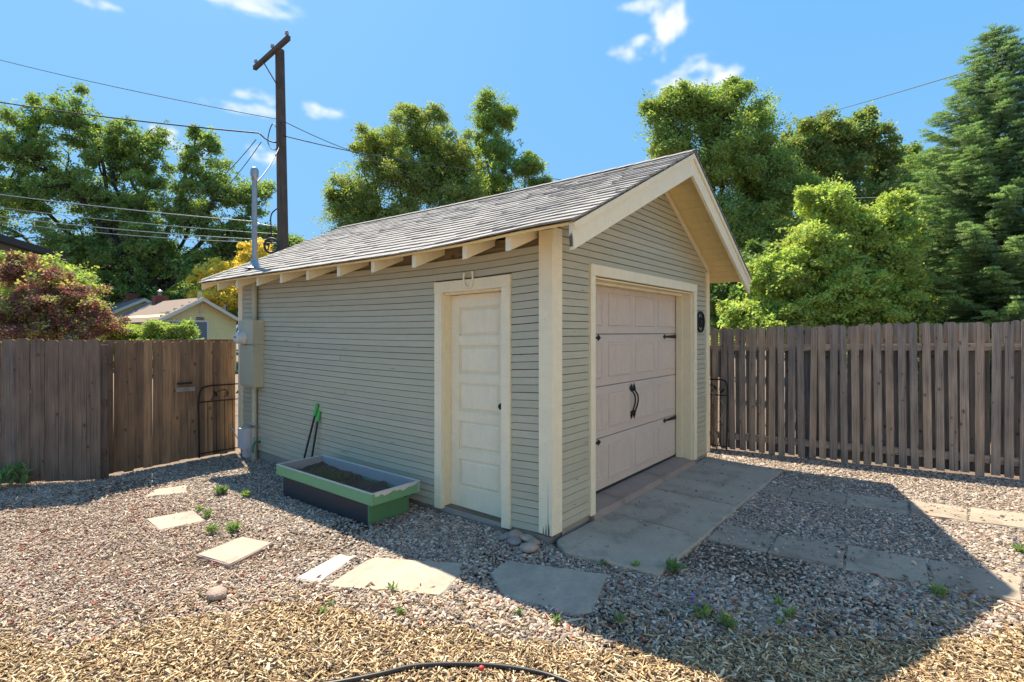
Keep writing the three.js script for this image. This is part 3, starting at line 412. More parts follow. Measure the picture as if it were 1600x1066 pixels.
{
  const r = rng(101), peb = [], chips = [], litter = [];
  const palette = [[0.326, 0.250, 0.193], [0.395, 0.328, 0.261], [0.257, 0.221, 0.183], [0.178, 0.152, 0.130], [0.375, 0.265, 0.193], [0.523, 0.465, 0.387], [0.128, 0.108, 0.097], [0.267, 0.186, 0.135], [0.346, 0.299, 0.246]];
  const tan = [[0.540, 0.392, 0.215], [0.410, 0.276, 0.140], [0.626, 0.488, 0.300], [0.270, 0.175, 0.090], [0.713, 0.594, 0.400], [0.475, 0.329, 0.165], [0.184, 0.127, 0.080]];
  const FX = -Math.sin(YAW), FZ = -Math.cos(YAW), RX = Math.cos(YAW), RZ = -Math.sin(YAW);
  for (let n = 0; n < 1200000 && peb.length < 225000; n++) {
    const x = R(-6.6, 4.6, r), z = R(-4.6, 4.2, r), dx = x - EYE.x, dz = z - EYE.z, dep = dx * FX + dz * FZ, lat = Math.abs(dx * RX + dz * RZ);
    if (dep < 1.4 || lat > dep * 1.05 + 0.7) continue; // beyond what a camera near here can see
    if (dep > 6 && r() > 0.65) continue;
    if (z < -4.45 || (x < -5.5 && z < 1.7)) continue;
    const md = mulchDist(x, z), edge = md + (fbm(x * 2 + 30, z * 2 + 30, 512, 512, 6, 3) - 0.5) * 0.3, left = smooth(-0.3, -1.6, x) * smooth(0.9, 1.9, z);
    let lie = null; if (blocked(x, z)) { const far = z > 1.1 && x < -2.7, onStrip = x > 0.94 && z < -0.8; if (!(far && r() < 0.05) && !(onStrip && r() < 0.02) && !(x > 0.1 && inPoly(x, z, slabAll) && r() < 0.004)) continue; if (!far) lie = onStrip ? -0.064 : -0.055; }
    if (edge > 0.02 + R(-0.1, 0.12, r)) { continue; }
    const thin = fbm(x * 1.3 + 90, z * 1.3 + 90, 512, 512, 14, 4); if (lie === null && r() < smooth(0.42, 0.3, thin) * 0.75) continue; const drift = 0.8 + 0.5 * fbm(x * 0.9 + 70, z * 0.9 + 30, 512, 512, 17, 3);
    const fine = lerp(1, 0.72, left), s = (0.0105 + 0.019 * r() * r() + (r() < 0.025 ? 0.014 : 0)) * fine * drift, c = pick(palette, r), v = R(0.75, 1.2, r), pk = left * 0.08, y = lie !== null ? lie + s * 0.2 : gy(x, z) + s * 0.18 + R(-0.006, 0.006, r);
    peb.push([x, y, z, s * R(0.9, 1.5, r), s, s, R(-0.4, 0.4, r), R(0, 6.3, r), R(-0.4, 0.4, r), c[0] * v + pk, c[1] * v + pk * 0.7, c[2] * v + pk * 0.5]);
  }
  for (let n = 0; n < 700000 && chips.length < 85000; n++) {
    const x = R(-3.4, 4.4, r), z = R(-1.8, 4.0, r), dx = x - EYE.x, dz = z - EYE.z, dep = dx * FX + dz * FZ, lat = Math.abs(dx * RX + dz * RZ);
    if (dep < 1.3 || lat > dep * 1.05 + 0.7) continue;
    const md = mulchDist(x, z), edge = md + (fbm(x * 2 + 30, z * 2 + 30, 512, 512, 6, 3) - 0.5) * 0.3;
    if (edge < -0.3 || (edge < 0.04 && r() > 0.09) || blocked(x, z)) continue;
    const l = (0.013 + 0.048 * Math.pow(r(), 1.4)) * (r() < 0.08 ? 1.8 : 1), w = r() < 0.12 ? R(0.009, 0.018, r) : R(0.003, 0.0095, r), c = pick(tan, r), v = R(0.65, 1.15, r);
    chips.push([x, gy(x, z) + R(0.0, 0.024, r), z, l, R(0.002, 0.006, r), w, R(-0.5, 0.5, r), R(0, 6.3, r), R(-0.35, 0.35, r), c[0] * v, c[1] * v, c[2] * v]);
  }
  for (let n = 0; n < 42000; n++) { // bark and twig bits mixed into the gravel
    const x = R(-5, 3.5, r), z = R(-1.5, 3.2, r); if (blocked(x, z) && r() > 0.05) continue; const md = mulchDist(x, z); const lft = smooth(-0.5, -1.6, x) * smooth(0.8, 1.8, z); if (md > 0.05 || r() > Math.max(smooth(-1.1, -0.05, md) * 0.5, lft * 0.5) + 0.012) continue;
    const l = R(0.015, 0.05, r), red = r() < 0.12, c = red ? [0.26, 0.085, 0.05] : pick([[0.50, 0.38, 0.28], [0.36, 0.25, 0.17], [0.6, 0.5, 0.38], [0.24, 0.17, 0.12]], r);
    litter.push([x, gy(x, z) + R(0.006, 0.018, r), z, l, R(0.003, 0.007, r), R(0.004, 0.012, r) * (red ? 1.6 : 1), R(-0.3, 0.3, r), R(0, 6.3, r), R(-0.25, 0.25, r), ...c]);
  }
  const stoneM = std(1, 1, 1, { roughness: 0.88 });
  const chip = (seed) => { const q = rng(seed), g = new THREE.BoxGeometry(1, 1, 1, 3, 1, 1), p = g.attributes.position; for (let i = 0; i < p.count; i++) { const t = p.getX(i); p.setXYZ(i, t, p.getY(i) + 1.6 * Math.sin(t * 2.4 + q()) * 0.6, p.getZ(i) * (1 - Math.abs(t) * R(0.5, 1.3, q)) + 0.4 * t * t); } g.computeVertexNormals(); return g; };
  scatter('gravel', [pebbleGeo(1, 1), pebbleGeo(2, 1), pebbleGeo(5, 1, 0.5), pebbleGeo(8, 1, 0.75)], stoneM, peb, 'mixed pinkish grey river gravel over the yard', 'gravel');
  scatter('wood_chips', [chip(1), chip(2), chip(3)], std(1, 1, 1, { roughness: 0.85 }), chips, 'golden brown wood chip mulch along the front of the yard', 'mulch');
  scatter('bark_litter', [chip(4), chip(6)], std(1, 1, 1, { roughness: 0.9 }), litter, 'scattered bark bits and twigs mixed into the gravel', 'litter');
}

// ---------- fences ----------
function picket(w, h, th, top = 'ear', r = rnd) { // a board standing on y = 0, facing +z; rounded ears
  const s = new THREE.Shape(), c = w * (top === 'ear' ? 0.28 : 0.42); s.moveTo(-w / 2, 0); s.lineTo(w / 2, 0); s.lineTo(w / 2, h - c); s.quadraticCurveTo(w / 2, h - c * 0.1, w / 2 - c, h); s.lineTo(-w / 2 + c, h); s.quadraticCurveTo(-w / 2, h - c * 0.1, -w / 2, h - c); s.lineTo(-w / 2, 0);
  const g = new THREE.ExtrudeGeometry(s, { depth: th, bevelEnabled: false, curveSegments: 4 }); g.translate(0, 0, -th); return metreUV(g, 1);
}
function fenceRun(root, a, b, step, w, hFn, mats, o = {}) { // pickets from a to b (xz), boards facing the left of a->b turned to the yard
  const dx = b[0] - a[0], dz = b[1] - a[1], len = Math.hypot(dx, dz), n = Math.floor(len / step + 0.5), ang = Math.atan2(dx, dz) - Math.PI / 2 + (o.flip ? Math.PI : 0);
  for (let k = 0; k < n; k++) {
    const t = (k + 0.5) / n, x = a[0] + dx * t, z = a[1] + dz * t, y0 = gy(x, z) + (o.gap ?? 0.03) + R(-0.015, 0.015), m = mesh('picket', picket(w * R(0.96, 1.02), hFn(t) - y0 + R(-0.012, 0.012), 0.017, o.top), pick(mats), root);
    m.position.set(x, y0, z); m.rotation.y = ang; m.rotateZ(R(-0.006, 0.006)); if (o.out) m.translateZ(o.out);
  }
}
{
  const lf = thing('board_fence', 'dark weathered board fence with rounded tops running off behind the gravel', 'fence');
  fenceRun(lf, [-5.33, 1.66], [-8.0, 4.75], 0.146, 0.142, () => 1.52, M.fenceBrown, { top: 'ear', gap: 0.02 });
  const lt = (y) => { const pts = [V(-5.36, y, 1.60), V(-8.03, y, 4.69)]; const g = box(-2.04, 2.04, -0.045, 0.045, -0.02, 0.02); const m = mesh('rail', g, M.fenceBrown[1], lf); m.position.set((pts[0].x + pts[1].x) / 2, y, (pts[0].z + pts[1].z) / 2); m.rotation.y = Math.atan2(3.09, 2.67) ; };
  lt(0.15); lt(0.75); lt(1.28);
  const post = (root, x, z, h, mat) => mesh('post', box(x - 0.045, x + 0.045, gy(x, z) - 0.3, h, z - 0.045, z + 0.045), mat, root);
  post(lf, -5.42, 1.62, 1.45, M.fenceBrown[3]); post(lf, -6.9, 3.32, 1.45, M.fenceBrown[3]);
  const gate = thing('wooden_gate', 'brown plank gate between the board fence and the garage', 'gate');
  fenceRun(gate, [-5.585, 0.02], [-5.52, 1.60], 0.108, 0.106, (t) => 1.48 + 0.01 * t, M.gateBrown, { top: 'ear', gap: 0.025 });
  for (const y of [0.18, 1.2]) mesh('rail', box(-5.63, -5.592, y - 0.045, y + 0.045, 0.03, 1.52), M.gateBrown[1], gate);
  mesh('top_rail', box(-5.64, -5.595, 1.455, 1.50, 0.03, 1.58), M.gateBrown[3], gate);
  post(gate, -5.64, 1.57, 1.46, M.gateBrown[3]);
  mesh('latch', box(-5.505, -5.49, 0.90, 0.925, 0.62, 0.80), M.iron, gate); const lp = mesh('latch_plate', merged([box(-5.51, -5.498, 0.80, 0.86, 0.58, 0.82)]), M.galv, gate);
  // long cracked gap of a missing knot
  const rf = thing('shadowbox_fence', 'grey weathered picket fence with boards on both sides behind the driveway', 'fence');
  const topR = (x) => 1.655 + 0.024 * clamp(x, -1, 6), xs = [-0.26, -0.13, -0.002, 0.123, 0.255, 0.392, 0.509, 0.64, 0.761, 0.886, 1.01, 1.137, 1.248, 1.37, 1.497, 1.614, 1.735, 1.854, 1.969, 2.095, 2.212, 2.337, 2.448, 2.563, 2.663, 2.789, 2.922, 3.03, 3.146, 3.27, 3.39, 3.51, 3.63, 3.75, 3.87, 4.0, 4.12, 4.24, 4.36, 4.48];
  for (let x = -0.39; x > -6.2; x -= 0.125) xs.push(x);
  const inView = (x) => x > -1.2;
  const back = [];
  for (const x of xs) {
    if (!inView(x)) continue;
    const y0 = gy(x, -4.45) + 0.03 + R(-0.02, 0.01), m = mesh('picket', picket(0.078 * R(0.95, 1.04), topR(x) - y0 + R(-0.02, 0.02), 0.017, 'round'), pick(M.fenceGrey), rf); m.position.set(x + R(-0.006, 0.006), y0, -4.43); m.rotation.z = R(-0.013, 0.013);
    const y1 = gy(x, -4.5) + 0.03, b = mesh('back_picket', picket(0.078 * R(0.95, 1.04), topR(x) - y1 + R(-0.02, 0.02), 0.017, 'round'), pick(M.fenceGrey), rf); b.position.set(x + 0.062 + R(-0.01, 0.01), y1, -4.54); b.rotation.z = R(-0.008, 0.008);
  }
  for (const [y, h] of [[1.37, 0.08], [0.09, 0.085]]) for (const [a, b] of [[-1.3, 1.05], [1.052, 3.3], [3.302, 4.6]]) { const g = box(a, b, -h / 2, h / 2, -4.537, -4.4495, [4, 1, 1]); warp(g, (x, yy, z) => [x, yy + y + 0.03 * clamp(x, -1, 6) * (y > 1 ? 0.8 : 1), z]); mesh('rail', metreUV(g, 0), M.fenceGrey[4], rf); }
  for (const x of [-0.85, 1.05, 3.3]) mesh('post', box(x - 0.045, x + 0.045, gy(x, -4.6) - 0.3, topR(x) - 0.12, -4.65, -4.56), M.fenceGrey[3], rf);
}

// ---------- planter box ----------
{
  const p = thing('planter_box', 'long low planter with green rim, dark front panel and bare soil', 'planter', [-2.22, -0.12, 0.43]);
  const X0 = -0.82, X1 = 0.83, Z0 = -0.27, Z1 = 0.27, yb = 0.22, yt = 0.32, w = 0.022;
  const rim = part('rim', p);
  mesh('rim_board', box(X0, X1, yb, yt, Z1 - w, Z1), M.greenLight, rim); mesh('rim_board', box(X0, X1, yb, yt, Z0, Z0 + w), M.rimInside, rim); mesh('rim_board', box(X0, X0 + w, yb, yt, Z0 + w + 0.001, Z1 - w - 0.001), M.rimInside, rim); mesh('rim_board', box(X1 - w, X1, yb, yt, Z0 + w + 0.001, Z1 - w - 0.001), M.greenLight, rim);
  const cap = (x0, x1, z0, z1) => mesh('metal_lip', box(x0, x1, yt + 0.0005, yt + 0.006, z0, z1), M.chipped, rim);
  cap(X0 - 0.003, X1 + 0.003, Z1 - 0.018, Z1 + 0.003); cap(X0 - 0.003, X1 + 0.003, Z0 - 0.003, Z0 + 0.018); cap(X0 - 0.003, X0 + 0.018, Z0 + 0.019, Z1 - 0.019); cap(X1 - 0.018, X1 + 0.003, Z0 + 0.019, Z1 - 0.019);
  // peeled paint along the right rim: an irregular bare strip
  { const q = [], n = 14; const top = [], bot = []; for (let i = 0; i <= n; i++) { const z = lerp(Z1 - 0.03, Z0 + 0.03, i / n); top.push([X1 + 0.0012, yt, z]); bot.push([X1 + 0.0012, yt - R(0.008, 0.045), z]); } for (let i = 0; i < n; i++) q.push([bot[i], bot[i + 1], top[i + 1], top[i]]); mesh('peeled_patch', polyGeo(q), M.chipped, rim); }
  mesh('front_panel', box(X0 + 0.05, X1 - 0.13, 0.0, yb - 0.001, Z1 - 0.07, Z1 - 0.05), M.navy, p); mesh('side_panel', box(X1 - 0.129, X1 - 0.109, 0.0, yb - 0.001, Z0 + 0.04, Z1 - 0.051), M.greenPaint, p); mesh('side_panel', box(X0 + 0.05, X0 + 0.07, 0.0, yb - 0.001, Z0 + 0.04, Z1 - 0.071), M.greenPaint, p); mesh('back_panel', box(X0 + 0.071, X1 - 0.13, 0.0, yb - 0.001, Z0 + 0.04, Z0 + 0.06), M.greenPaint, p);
  const soil = new THREE.PlaneGeometry(X1 - X0 - 0.05, Z1 - Z0 - 0.05, 60, 22); soil.rotateX(-Math.PI / 2); warp(soil, (x, y, z) => [x, yb - 0.005 + 0.09 * (fbm(x * 6 + 40, z * 6 + 40, 512, 512, 9, 4) - 0.5) + 0.02 * smooth(-0.1, -0.7, x) * smooth(0, -0.2, z), z]); soil.translate(0.005, 0, 0); mesh('soil', metreUV(soil), M.soil, p);
  // moss and dead stems on the soil
  const r = rng(31), tuft = []; for (let i = 0; i < 260; i++) { const x = -0.3 + (r() + r() - 1) * 0.5, z = (r() - 0.5) * 0.34, a = r() * 6.3, l = R(0.02, 0.075, r); tuft.push(tube([V(x, yb - 0.02, z), V(x + Math.cos(a) * l * 0.6, yb + 0.02 + l * 0.5, z + Math.sin(a) * l * 0.6)], 0.004, 0.001, 4)); }
  mesh('seedlings', merged(tuft), std(0.16, 0.18, 0.06), p).userData.kind = 'stuff';
}

// ---------- loppers, horseshoe, plaque ----------
{
  const lo = thing('loppers', 'long handled loppers with green grips leaning against the green wall', 'loppers', [-3.5, -0.1, 0.08]);
  const O = V(-3.5, -0.1, 0.08);
  const H1 = [V(-3.565, 0.02, 0.10), V(-3.355, 0.74, 0.035)], H2 = [V(-3.395, 0.02, 0.10), V(-3.315, 0.66, 0.035)];
  for (const [a, b] of [H1, H2]) {
    a.sub(O); b.sub(O); const m = a.clone().lerp(b, 0.82);
    mesh('handle', tube([a, m], 0.012, 0.012, 8), M.black, lo); mesh('grip', tube([m, m.clone().lerp(b, 0.5), b], (t) => 0.021 + 0.004 * Math.sin(t * 9), 0, 8), M.grip, lo);
  }
  mesh('blade', merged([tube([H1[0], V(-0.02, 0.03, 0.02), V(0.06, 0.005, 0.03)], 0.014, 0.008, 6), tube([H2[0], V(0.03, 0.05, 0.02), V(-0.05, 0.005, 0.03)], 0.014, 0.008, 6)]), M.iron, lo);
  const hs = curve([[-0.05, 0.075, 0], [-0.056, 0.03, 0], [-0.04, -0.035, 0], [0, -0.06, 0], [0.04, -0.035, 0], [0.056, 0.03, 0], [0.05, 0.085, 0]], 22), hg = tube(hs, 0.011, 0.011, 6); hg.scale(1, 1, 0.55);
  const h = single('horseshoe', hg, M.cream, 'cream painted horseshoe nailed points up over the side door', 'horseshoe'); h.position.set(-0.875, 2.105 + sag(-0.87), 0.043);
  const pl = thing('wall_plaque', 'round black cast iron ornament hung beside the garage door', 'plaque', [0.018, 1.735, -3.365]);
  const ring = (r, t) => { const g = new THREE.TorusGeometry(r, t, 6, 28); g.rotateY(Math.PI / 2); g.translate(0.012, 0, 0); return g; };
  mesh('rim', ring(0.128, 0.013), M.iron, pl); mesh('inner_ring', ring(0.062, 0.009), M.iron, pl);
  for (let k = 0; k < 10; k++) { const a = k / 10 * Math.PI * 2, b = a + 0.35; mesh('scroll', tube(curve([[0.012, Math.cos(a) * 0.065, Math.sin(a) * 0.065], [0.016, Math.cos(b) * 0.09, Math.sin(b) * 0.09], [0.012, Math.cos(a + 0.1) * 0.125, Math.sin(a + 0.1) * 0.125]], 8), 0.0045, 0.0045, 5), M.iron, pl); }
  const star = new THREE.Shape(); for (let k = 0; k < 10; k++) { const a = k / 10 * Math.PI * 2, r = k % 2 ? 0.024 : 0.055; star[k ? 'lineTo' : 'moveTo'](Math.sin(a) * r, Math.cos(a) * r); } const sgm = new THREE.ExtrudeGeometry(star, { depth: 0.01, bevelEnabled: true, bevelSize: 0.003, bevelThickness: 0.003 }); sgm.rotateY(Math.PI / 2).translate(0.01, 0, 0); mesh('star', sgm, M.iron, pl);
}

// ---------- electric service ----------
{
  const mb = thing('electric_meter_box', 'tall painted electric meter box with a round meter on the rear of the side wall', 'meter box', [-4.92, 1.31, 0.017]);
  mesh('cabinet', box(-0.2, 0.2, -0.45, 0.13, 0, 0.125), M.boxPaint, mb); mesh('cabinet_door', box(-0.19, 0.19, -0.43, 0.115, 0.126, 0.14), M.boxPaint, mb); mesh('meter_socket', box(-0.205, 0.205, 0.132, 0.455, 0, 0.15), M.boxPaint, mb);
  const lens = new THREE.LatheGeometry([[0, 0.11], [0.06, 0.108], [0.078, 0.095], [0.082, 0.02], [0.095, 0.018], [0.095, 0]].map((p) => new THREE.Vector2(...p)), 24); lens.rotateX(Math.PI / 2).translate(-0.06, 0.215, 0.151); const meter = mesh('meter', lens, M.glassGrey, mb); const dial = new THREE.CylinderGeometry(0.05, 0.05, 0.004, 20); dial.rotateX(Math.PI / 2).translate(-0.06, 0.215, 0.262); mesh('dial', dial, M.whitePlastic, meter); mesh('readout', box(-0.085, -0.035, 0.215, 0.235, 0.2645, 0.268), M.black, meter);
  const cd = thing('conduit', 'painted conduit rising from the gravel into the meter box', 'conduit', [-4.9, -0.2, 0.06]); mesh('pipe', tube([V(0, 0, 0), V(0, 1.055, 0)], 0.036, 0.036, 12), M.boxPaint, cd); mesh('pipe_strap', box(-0.06, 0.06, 0.5, 0.525, -0.06, 0.04), M.galv, cd);
  const ms = thing('service_mast', 'galvanized service mast piercing the roof above the meter box', 'service mast', [-4.89, 1.77, 0.06]);
  mesh('lower_pipe', tube([V(0, 0, 0), V(0, 0.62, 0)], 0.036, 0.036, 12), M.boxPaint, ms); mesh('mast_pipe', tube([V(0, 0.621, 0), V(0, 1.95, 0)], 0.034, 0.034, 12), M.galv, ms);
  const fl = new THREE.LatheGeometry([[0.13, -0.03], [0.075, 0.01], [0.05, 0.06], [0.042, 0.11]].map((p) => new THREE.Vector2(...p)), 18); fl.translate(0, 0.735, 0); mesh('flashing', fl, M.galv, ms);
  const head = new THREE.LatheGeometry([[0, 0.13], [0.035, 0.125], [0.052, 0.09], [0.05, 0.0], [0.038, -0.01], [0.038, -0.05], [0, -0.05]].map((p) => new THREE.Vector2(...p)), 14); head.translate(0, 1.97, 0); mesh('weatherhead', head, M.galv, ms);
  const ub = thing('utility_box', 'small white plastic utility box low on the rear corner of the wall', 'utility box', [-5.12, 0.12, 0.03]); mesh('cover', new THREE.BoxGeometry(0.2, 0.28, 0.11, 2, 2, 1).translate(0, 0, 0.055), M.whitePlastic, ub); mesh('mount', box(-0.07, 0.07, -0.32, -0.141, 0, 0.06), M.whitePlastic, ub); mesh('cable', tube(curve([[-0.08, -0.12, 0.05], [-0.2, 0.0, 0.08], [-0.33, 0.14, 0.1]], 10), 0.006, 0.006, 5), M.wirePale, ub);
  const sp = thing('hose_spigot', 'small green hose tap on the conduit foot', 'tap', [-4.82, 0.04, 0.08]); mesh('valve', tube(curve([[0, 0.06, -0.06], [0.02, 0.06, 0.02], [0.03, 0.0, 0.05], [0.03, -0.07, 0.05]], 10), 0.016, 0.014, 8), std(0.06, 0.18, 0.12), sp); const wheel = new THREE.TorusGeometry(0.028, 0.007, 6, 14); wheel.translate(0.02, 0.1, 0.02); mesh('hand_wheel', wheel, M.galv, sp);
}

// ---------- iron garden gate and trellis ----------
function ironPanel(root, w, h, bars, leafAt) { // stands on y = 0 in the x-y plane
  const b = (pts, r = 0.009) => tube(curve(pts, 24), r, r, 6);
  mesh('frame', b([[0, 0, 0], [0, h * 0.5, 0], [0, h * 0.86, 0], [w * 0.05, h * 0.97, 0], [w * 0.16, h, 0], [w * 0.5, h, 0], [w * 0.84, h, 0], [w * 0.95, h * 0.97, 0], [w, h * 0.86, 0], [w, h * 0.5, 0], [w, 0, 0]], 0.011), M.iron, root);
  mesh('cross_bar', tube([V(0, h * 0.78, 0), V(w, h * 0.78, 0)], 0.008, 0.008, 6), M.iron, root); mesh('cross_bar', tube([V(0, h * 0.06, 0), V(w, h * 0.06, 0)], 0.008, 0.008, 6), M.iron, root);
  for (let k = 1; k < bars; k++) mesh('bar', tube([V(w * k / bars, h * 0.06, 0), V(w * k / bars, h * 0.78, 0)], 0.004, 0.004, 5), M.iron, root);
  for (const [u, v, a] of leafAt) { const s = new THREE.Shape(); s.moveTo(0, -0.05); s.quadraticCurveTo(0.035, 0, 0, 0.055); s.quadraticCurveTo(-0.035, 0, 0, -0.05); const g = new THREE.ExtrudeGeometry(s, { depth: 0.006, bevelEnabled: false }); g.rotateZ(a).translate(w * u, h * v, 0); mesh('iron_leaf', g, M.iron, root); }
  mesh('scroll', b([[w * 0.2, h * 0.79, 0], [w * 0.3, h * 0.9, 0], [w * 0.45, h * 0.93, 0], [w * 0.5, h * 0.86, 0], [w * 0.42, h * 0.83, 0]], 0.006), M.iron, root);
}
{
  const a = thing('iron_garden_gate', 'black wrought iron garden gate leaning against the brown plank gate', 'iron gate', [-5.49, -0.13, 0.53]);
  ironPanel(a, 0.78, 0.98, 7, [[0.68, 0.89, -0.9], [0.28, 0.88, 0.5]]); a.rotation.set(0, Math.PI / 2, 0); a.children.forEach((c) => c.rotateX(-0.03));
  const t = thing('iron_trellis', 'black iron trellis standing against the grey picket fence by the garage', 'trellis', [-0.32, -0.11, -4.36]);
  ironPanel(t, 0.38, 1.02, 4, [[0.55, 0.88, 0.6], [0.8, 0.84, -0.7]]); t.children.forEach((c) => c.rotateX(-0.04));
  const v = thing('dried_vine', 'bare tangled vine stems climbing the iron trellis', 'vine', [-0.2, -0.12, -4.32]); const r = rng(8);
  for (let k = 0; k < 9; k++) { const p = [[R(-0.1, 0.15, r), 0, R(-0.03, 0.04, r)]]; for (let j = 1; j < 6; j++) p.push([p[0][0] + R(-0.13, 0.13, r), j * R(0.14, 0.23, r), R(-0.05, 0.06, r)]); mesh('stem', tube(curve(p, 20), 0.006, 0.002, 5), k % 3 ? M.bark : std(0.4, 0.32, 0.25), v); }
}

// ---------- hose, weeds, violets ----------
{
  const y = (x, z, d = 0.016) => gy(x, z) + d;
  const hp = [[-0.35, 2.9], [-0.1, 2.45], [0.2, 2.12], [0.33, 1.93], [0.42, 1.775], [0.62, 1.58], [0.81, 1.46], [0.99, 1.40], [1.25, 1.42], [1.6, 1.6]].map(([x, z]) => [x, y(x, z, 0.03), z]);
  single('garden_hose', tube(curve(hp, 70), 0.0115, 0.0115, 10), M.hose, 'black garden hose arching over the wood chips at the front', 'hose');
  const bg = new THREE.SphereGeometry(0.014, 12, 8); warp(bg, (a, b, c) => [a * (1 + 0.1 * Math.sin(b * 200)), b * 0.9, c]); const bd = single('red_berry', bg, M.red, 'small red berry lying against the garden hose', 'berry'); bd.position.set(0.69, y(0.69, 1.6, 0.045), 1.595);
  const leafG = (l, w) => { const s = [[0, 0, 0], [w / 2, 0.25 * l, l * 0.4], [0, 0.35 * l, l], [-w / 2, 0.25 * l, l * 0.4]]; return polyGeo([[s[0], s[1], s[2]], [s[0], s[2], s[3]]]); };
  const greens = [[0.22, 0.34, 0.08], [0.27, 0.40, 0.09], [0.16, 0.27, 0.07]].map((c) => { const m = new THREE.MeshPhysicalMaterial({ roughness: 0.96, transmission: 0.35, thickness: 0, side: THREE.DoubleSide }); m.color.setRGB(...c); return m; });
  const violet = std(0.22, 0.10, 0.42), yellow = std(0.75, 0.55, 0.02), white = std(0.6, 0.55, 0.6);
  const weed = (x, z, s, n, label, flowers = 0, fc = violet) => {
    const r = rng(Math.floor((x * 31 + z * 77) * 100) + 5000), o = thing(flowers ? 'violet_plant' : 'weed', label, flowers ? 'flower' : 'weed', [x, gy(x, z), z], flowers ? 'small violets in the gravel' : 'weeds in the gravel'), gs = [];
    for (let k = 0; k < n; k++) { const g = leafG(s * R(0.5, 1, r), s * R(0.22, 0.4, r)); g.rotateX(-R(0.1, 0.9, r)).rotateY(r() * 6.3).translate(R(-0.35, 0.35, r) * s, R(0, 0.5, r) * s, R(-0.35, 0.35, r) * s); gs.push(g); }
    mesh('leaves', merged(gs), pick(greens, r), o); mesh('stems', merged([0, 1, 2, 3].map(() => tube([V(0, -0.01, 0), V(R(-0.3, 0.3, r) * s, s * 0.6, R(-0.3, 0.3, r) * s)], 0.0025, 0.0015, 4))), greens[2], o);
    for (let k = 0; k < flowers; k++) { const px = R(-0.6, 0.6, r) * s, pz = R(-0.6, 0.6, r) * s, h = s * R(0.7, 1.2, r), ps = []; for (let j = 0; j < 5; j++) { const g = leafG(0.015, 0.013); g.rotateX(R(-0.8, -0.3, r)).rotateY(j * 1.256).translate(px, h, pz); ps.push(g); } ps.push(tube([V(px * 0.5, 0, pz * 0.5), V(px, h, pz)], 0.0015, 0.0012, 4)); mesh('blossom', merged(ps), fc, o); }
  };
  const W1 = [[-3.52, 1.06, 0.10, 60, 'broad bright green weed patch behind the far stepping stone'], [-3.22, 0.94, 0.08, 40, 'low green weed at the shadow edge near the planter'], [-3.11, 1.42, 0.06, 26, 'small weed at the back corner of the middle stepping stone'], [-2.86, 1.44, 0.07, 32, 'green weed at the right corner of the middle stepping stone'], [-2.42, 1.585, 0.08, 36, 'weed clump between the middle and near stepping stones'], [-2.31, 1.46, 0.085, 40, 'taller weed clump behind the near stepping stone'], [-0.45, 1.74, 0.05, 16, 'thin weed in the pale chips below the large flagstone'], [-0.36, 1.30, 0.06, 14, 'sprig growing on the lit edge of the pale flagstone'], [-0.08, 1.46, 0.05, 26, 'round green weed at the mulch edge below the pale flagstone'], [0.46, 1.02, 0.05, 22, 'small weed in the lit gravel below the shaded flagstone'], [0.73, 0.0, 0.06, 26, 'weed tuft at the edge of the concrete apron'], [0.96, -0.11, 0.09, 46, 'dark weed clump at the corner of the concrete apron'], [2.42, -0.84, 0.08, 30, 'green weed against the third wheel strip paver'], [0.52, 0.10, 0.05, 20, 'tiny weed at the tip of the concrete apron'], [1.72, 0.02, 0.06, 26, 'weed in the shaded gravel beside the mulch'], [-0.5, 1.66, 0.04, 18, 'tiny yellow green sprig in the chips']];
  for (const [x, z, s, n, l] of W1) weed(x, z, s, n, l);
  weed(1.32, 0.36, 0.10, 46, 'largest violet plant, a purple cluster in the shaded gravel', 9); weed(1.47, 0.37, 0.08, 40, 'violet plant with one yellow bloom beside the purple cluster', 2, yellow); weed(1.64, -0.1, 0.06, 22, 'violet plant with two blooms in the shaded gravel by the strip', 2); weed(0.68, 0.93, 0.05, 20, 'violet plant at the shadow edge below the shaded flagstone', 1); weed(0.97, 0.70, 0.06, 24, 'violet plant off the corner of the shaded flagstone', 2); weed(2.9, -2.1, 0.07, 30, 'violet plant in the sunlit gravel between the wheel strips', 2); weed(1.7, 0.14, 0.05, 18, 'single dark violet bloom near the mulch', 1);
  const dm = std(0.02, 0.028, 0.03);
  const dk = thing('dark_fern', 'dark low plant growing at the foot of the board fence', 'plant', [-5.75, gy(-5.75, 2.35), 2.42]); const gs = [], r = rng(99); for (let k = 0; k < 90; k++) { const g = leafG(R(0.06, 0.14, r), 0.05); g.rotateX(-R(0, 1, r)).rotateY(r() * 6.3).translate(R(-0.12, 0.12, r), R(0, 0.2, r), R(-0.15, 0.15, r)); gs.push(g); } mesh('leaves', merged(gs), greens[2], dk);
}

// ---------- trees and shrubs ----------
function leafMat(r, g, b, t = 0.35) { const m = new THREE.MeshPhysicalMaterial({ roughness: 0.96, transmission: t, thickness: 0, side: THREE.DoubleSide }); m.color.setRGB(r, g, b); return m; }
function leafCluster(seed, n, spread, l, w) { // n folded leaves around a centre
  const r = rng(seed), gs = [];
  for (let k = 0; k < n; k++) { const s = R(0.7, 1.2, r), a = [[0, 0, 0], [w * s / 2, 0.08 * l, l * s * 0.45], [0, -0.02 * l, l * s], [-w * s / 2, 0.08 * l, l * s * 0.45]], g = polyGeo([[a[0], a[1], a[2]], [a[0], a[2], a[3]]]); g.rotateX(R(-0.9, 0.9, r)).rotateZ(R(-0.8, 0.8, r)).rotateY(r() * 6.3).translate(R(-1, 1, r) * spread, R(-0.8, 0.8, r) * spread, R(-1, 1, r) * spread); gs.push(g); }
  return merged(gs);
}
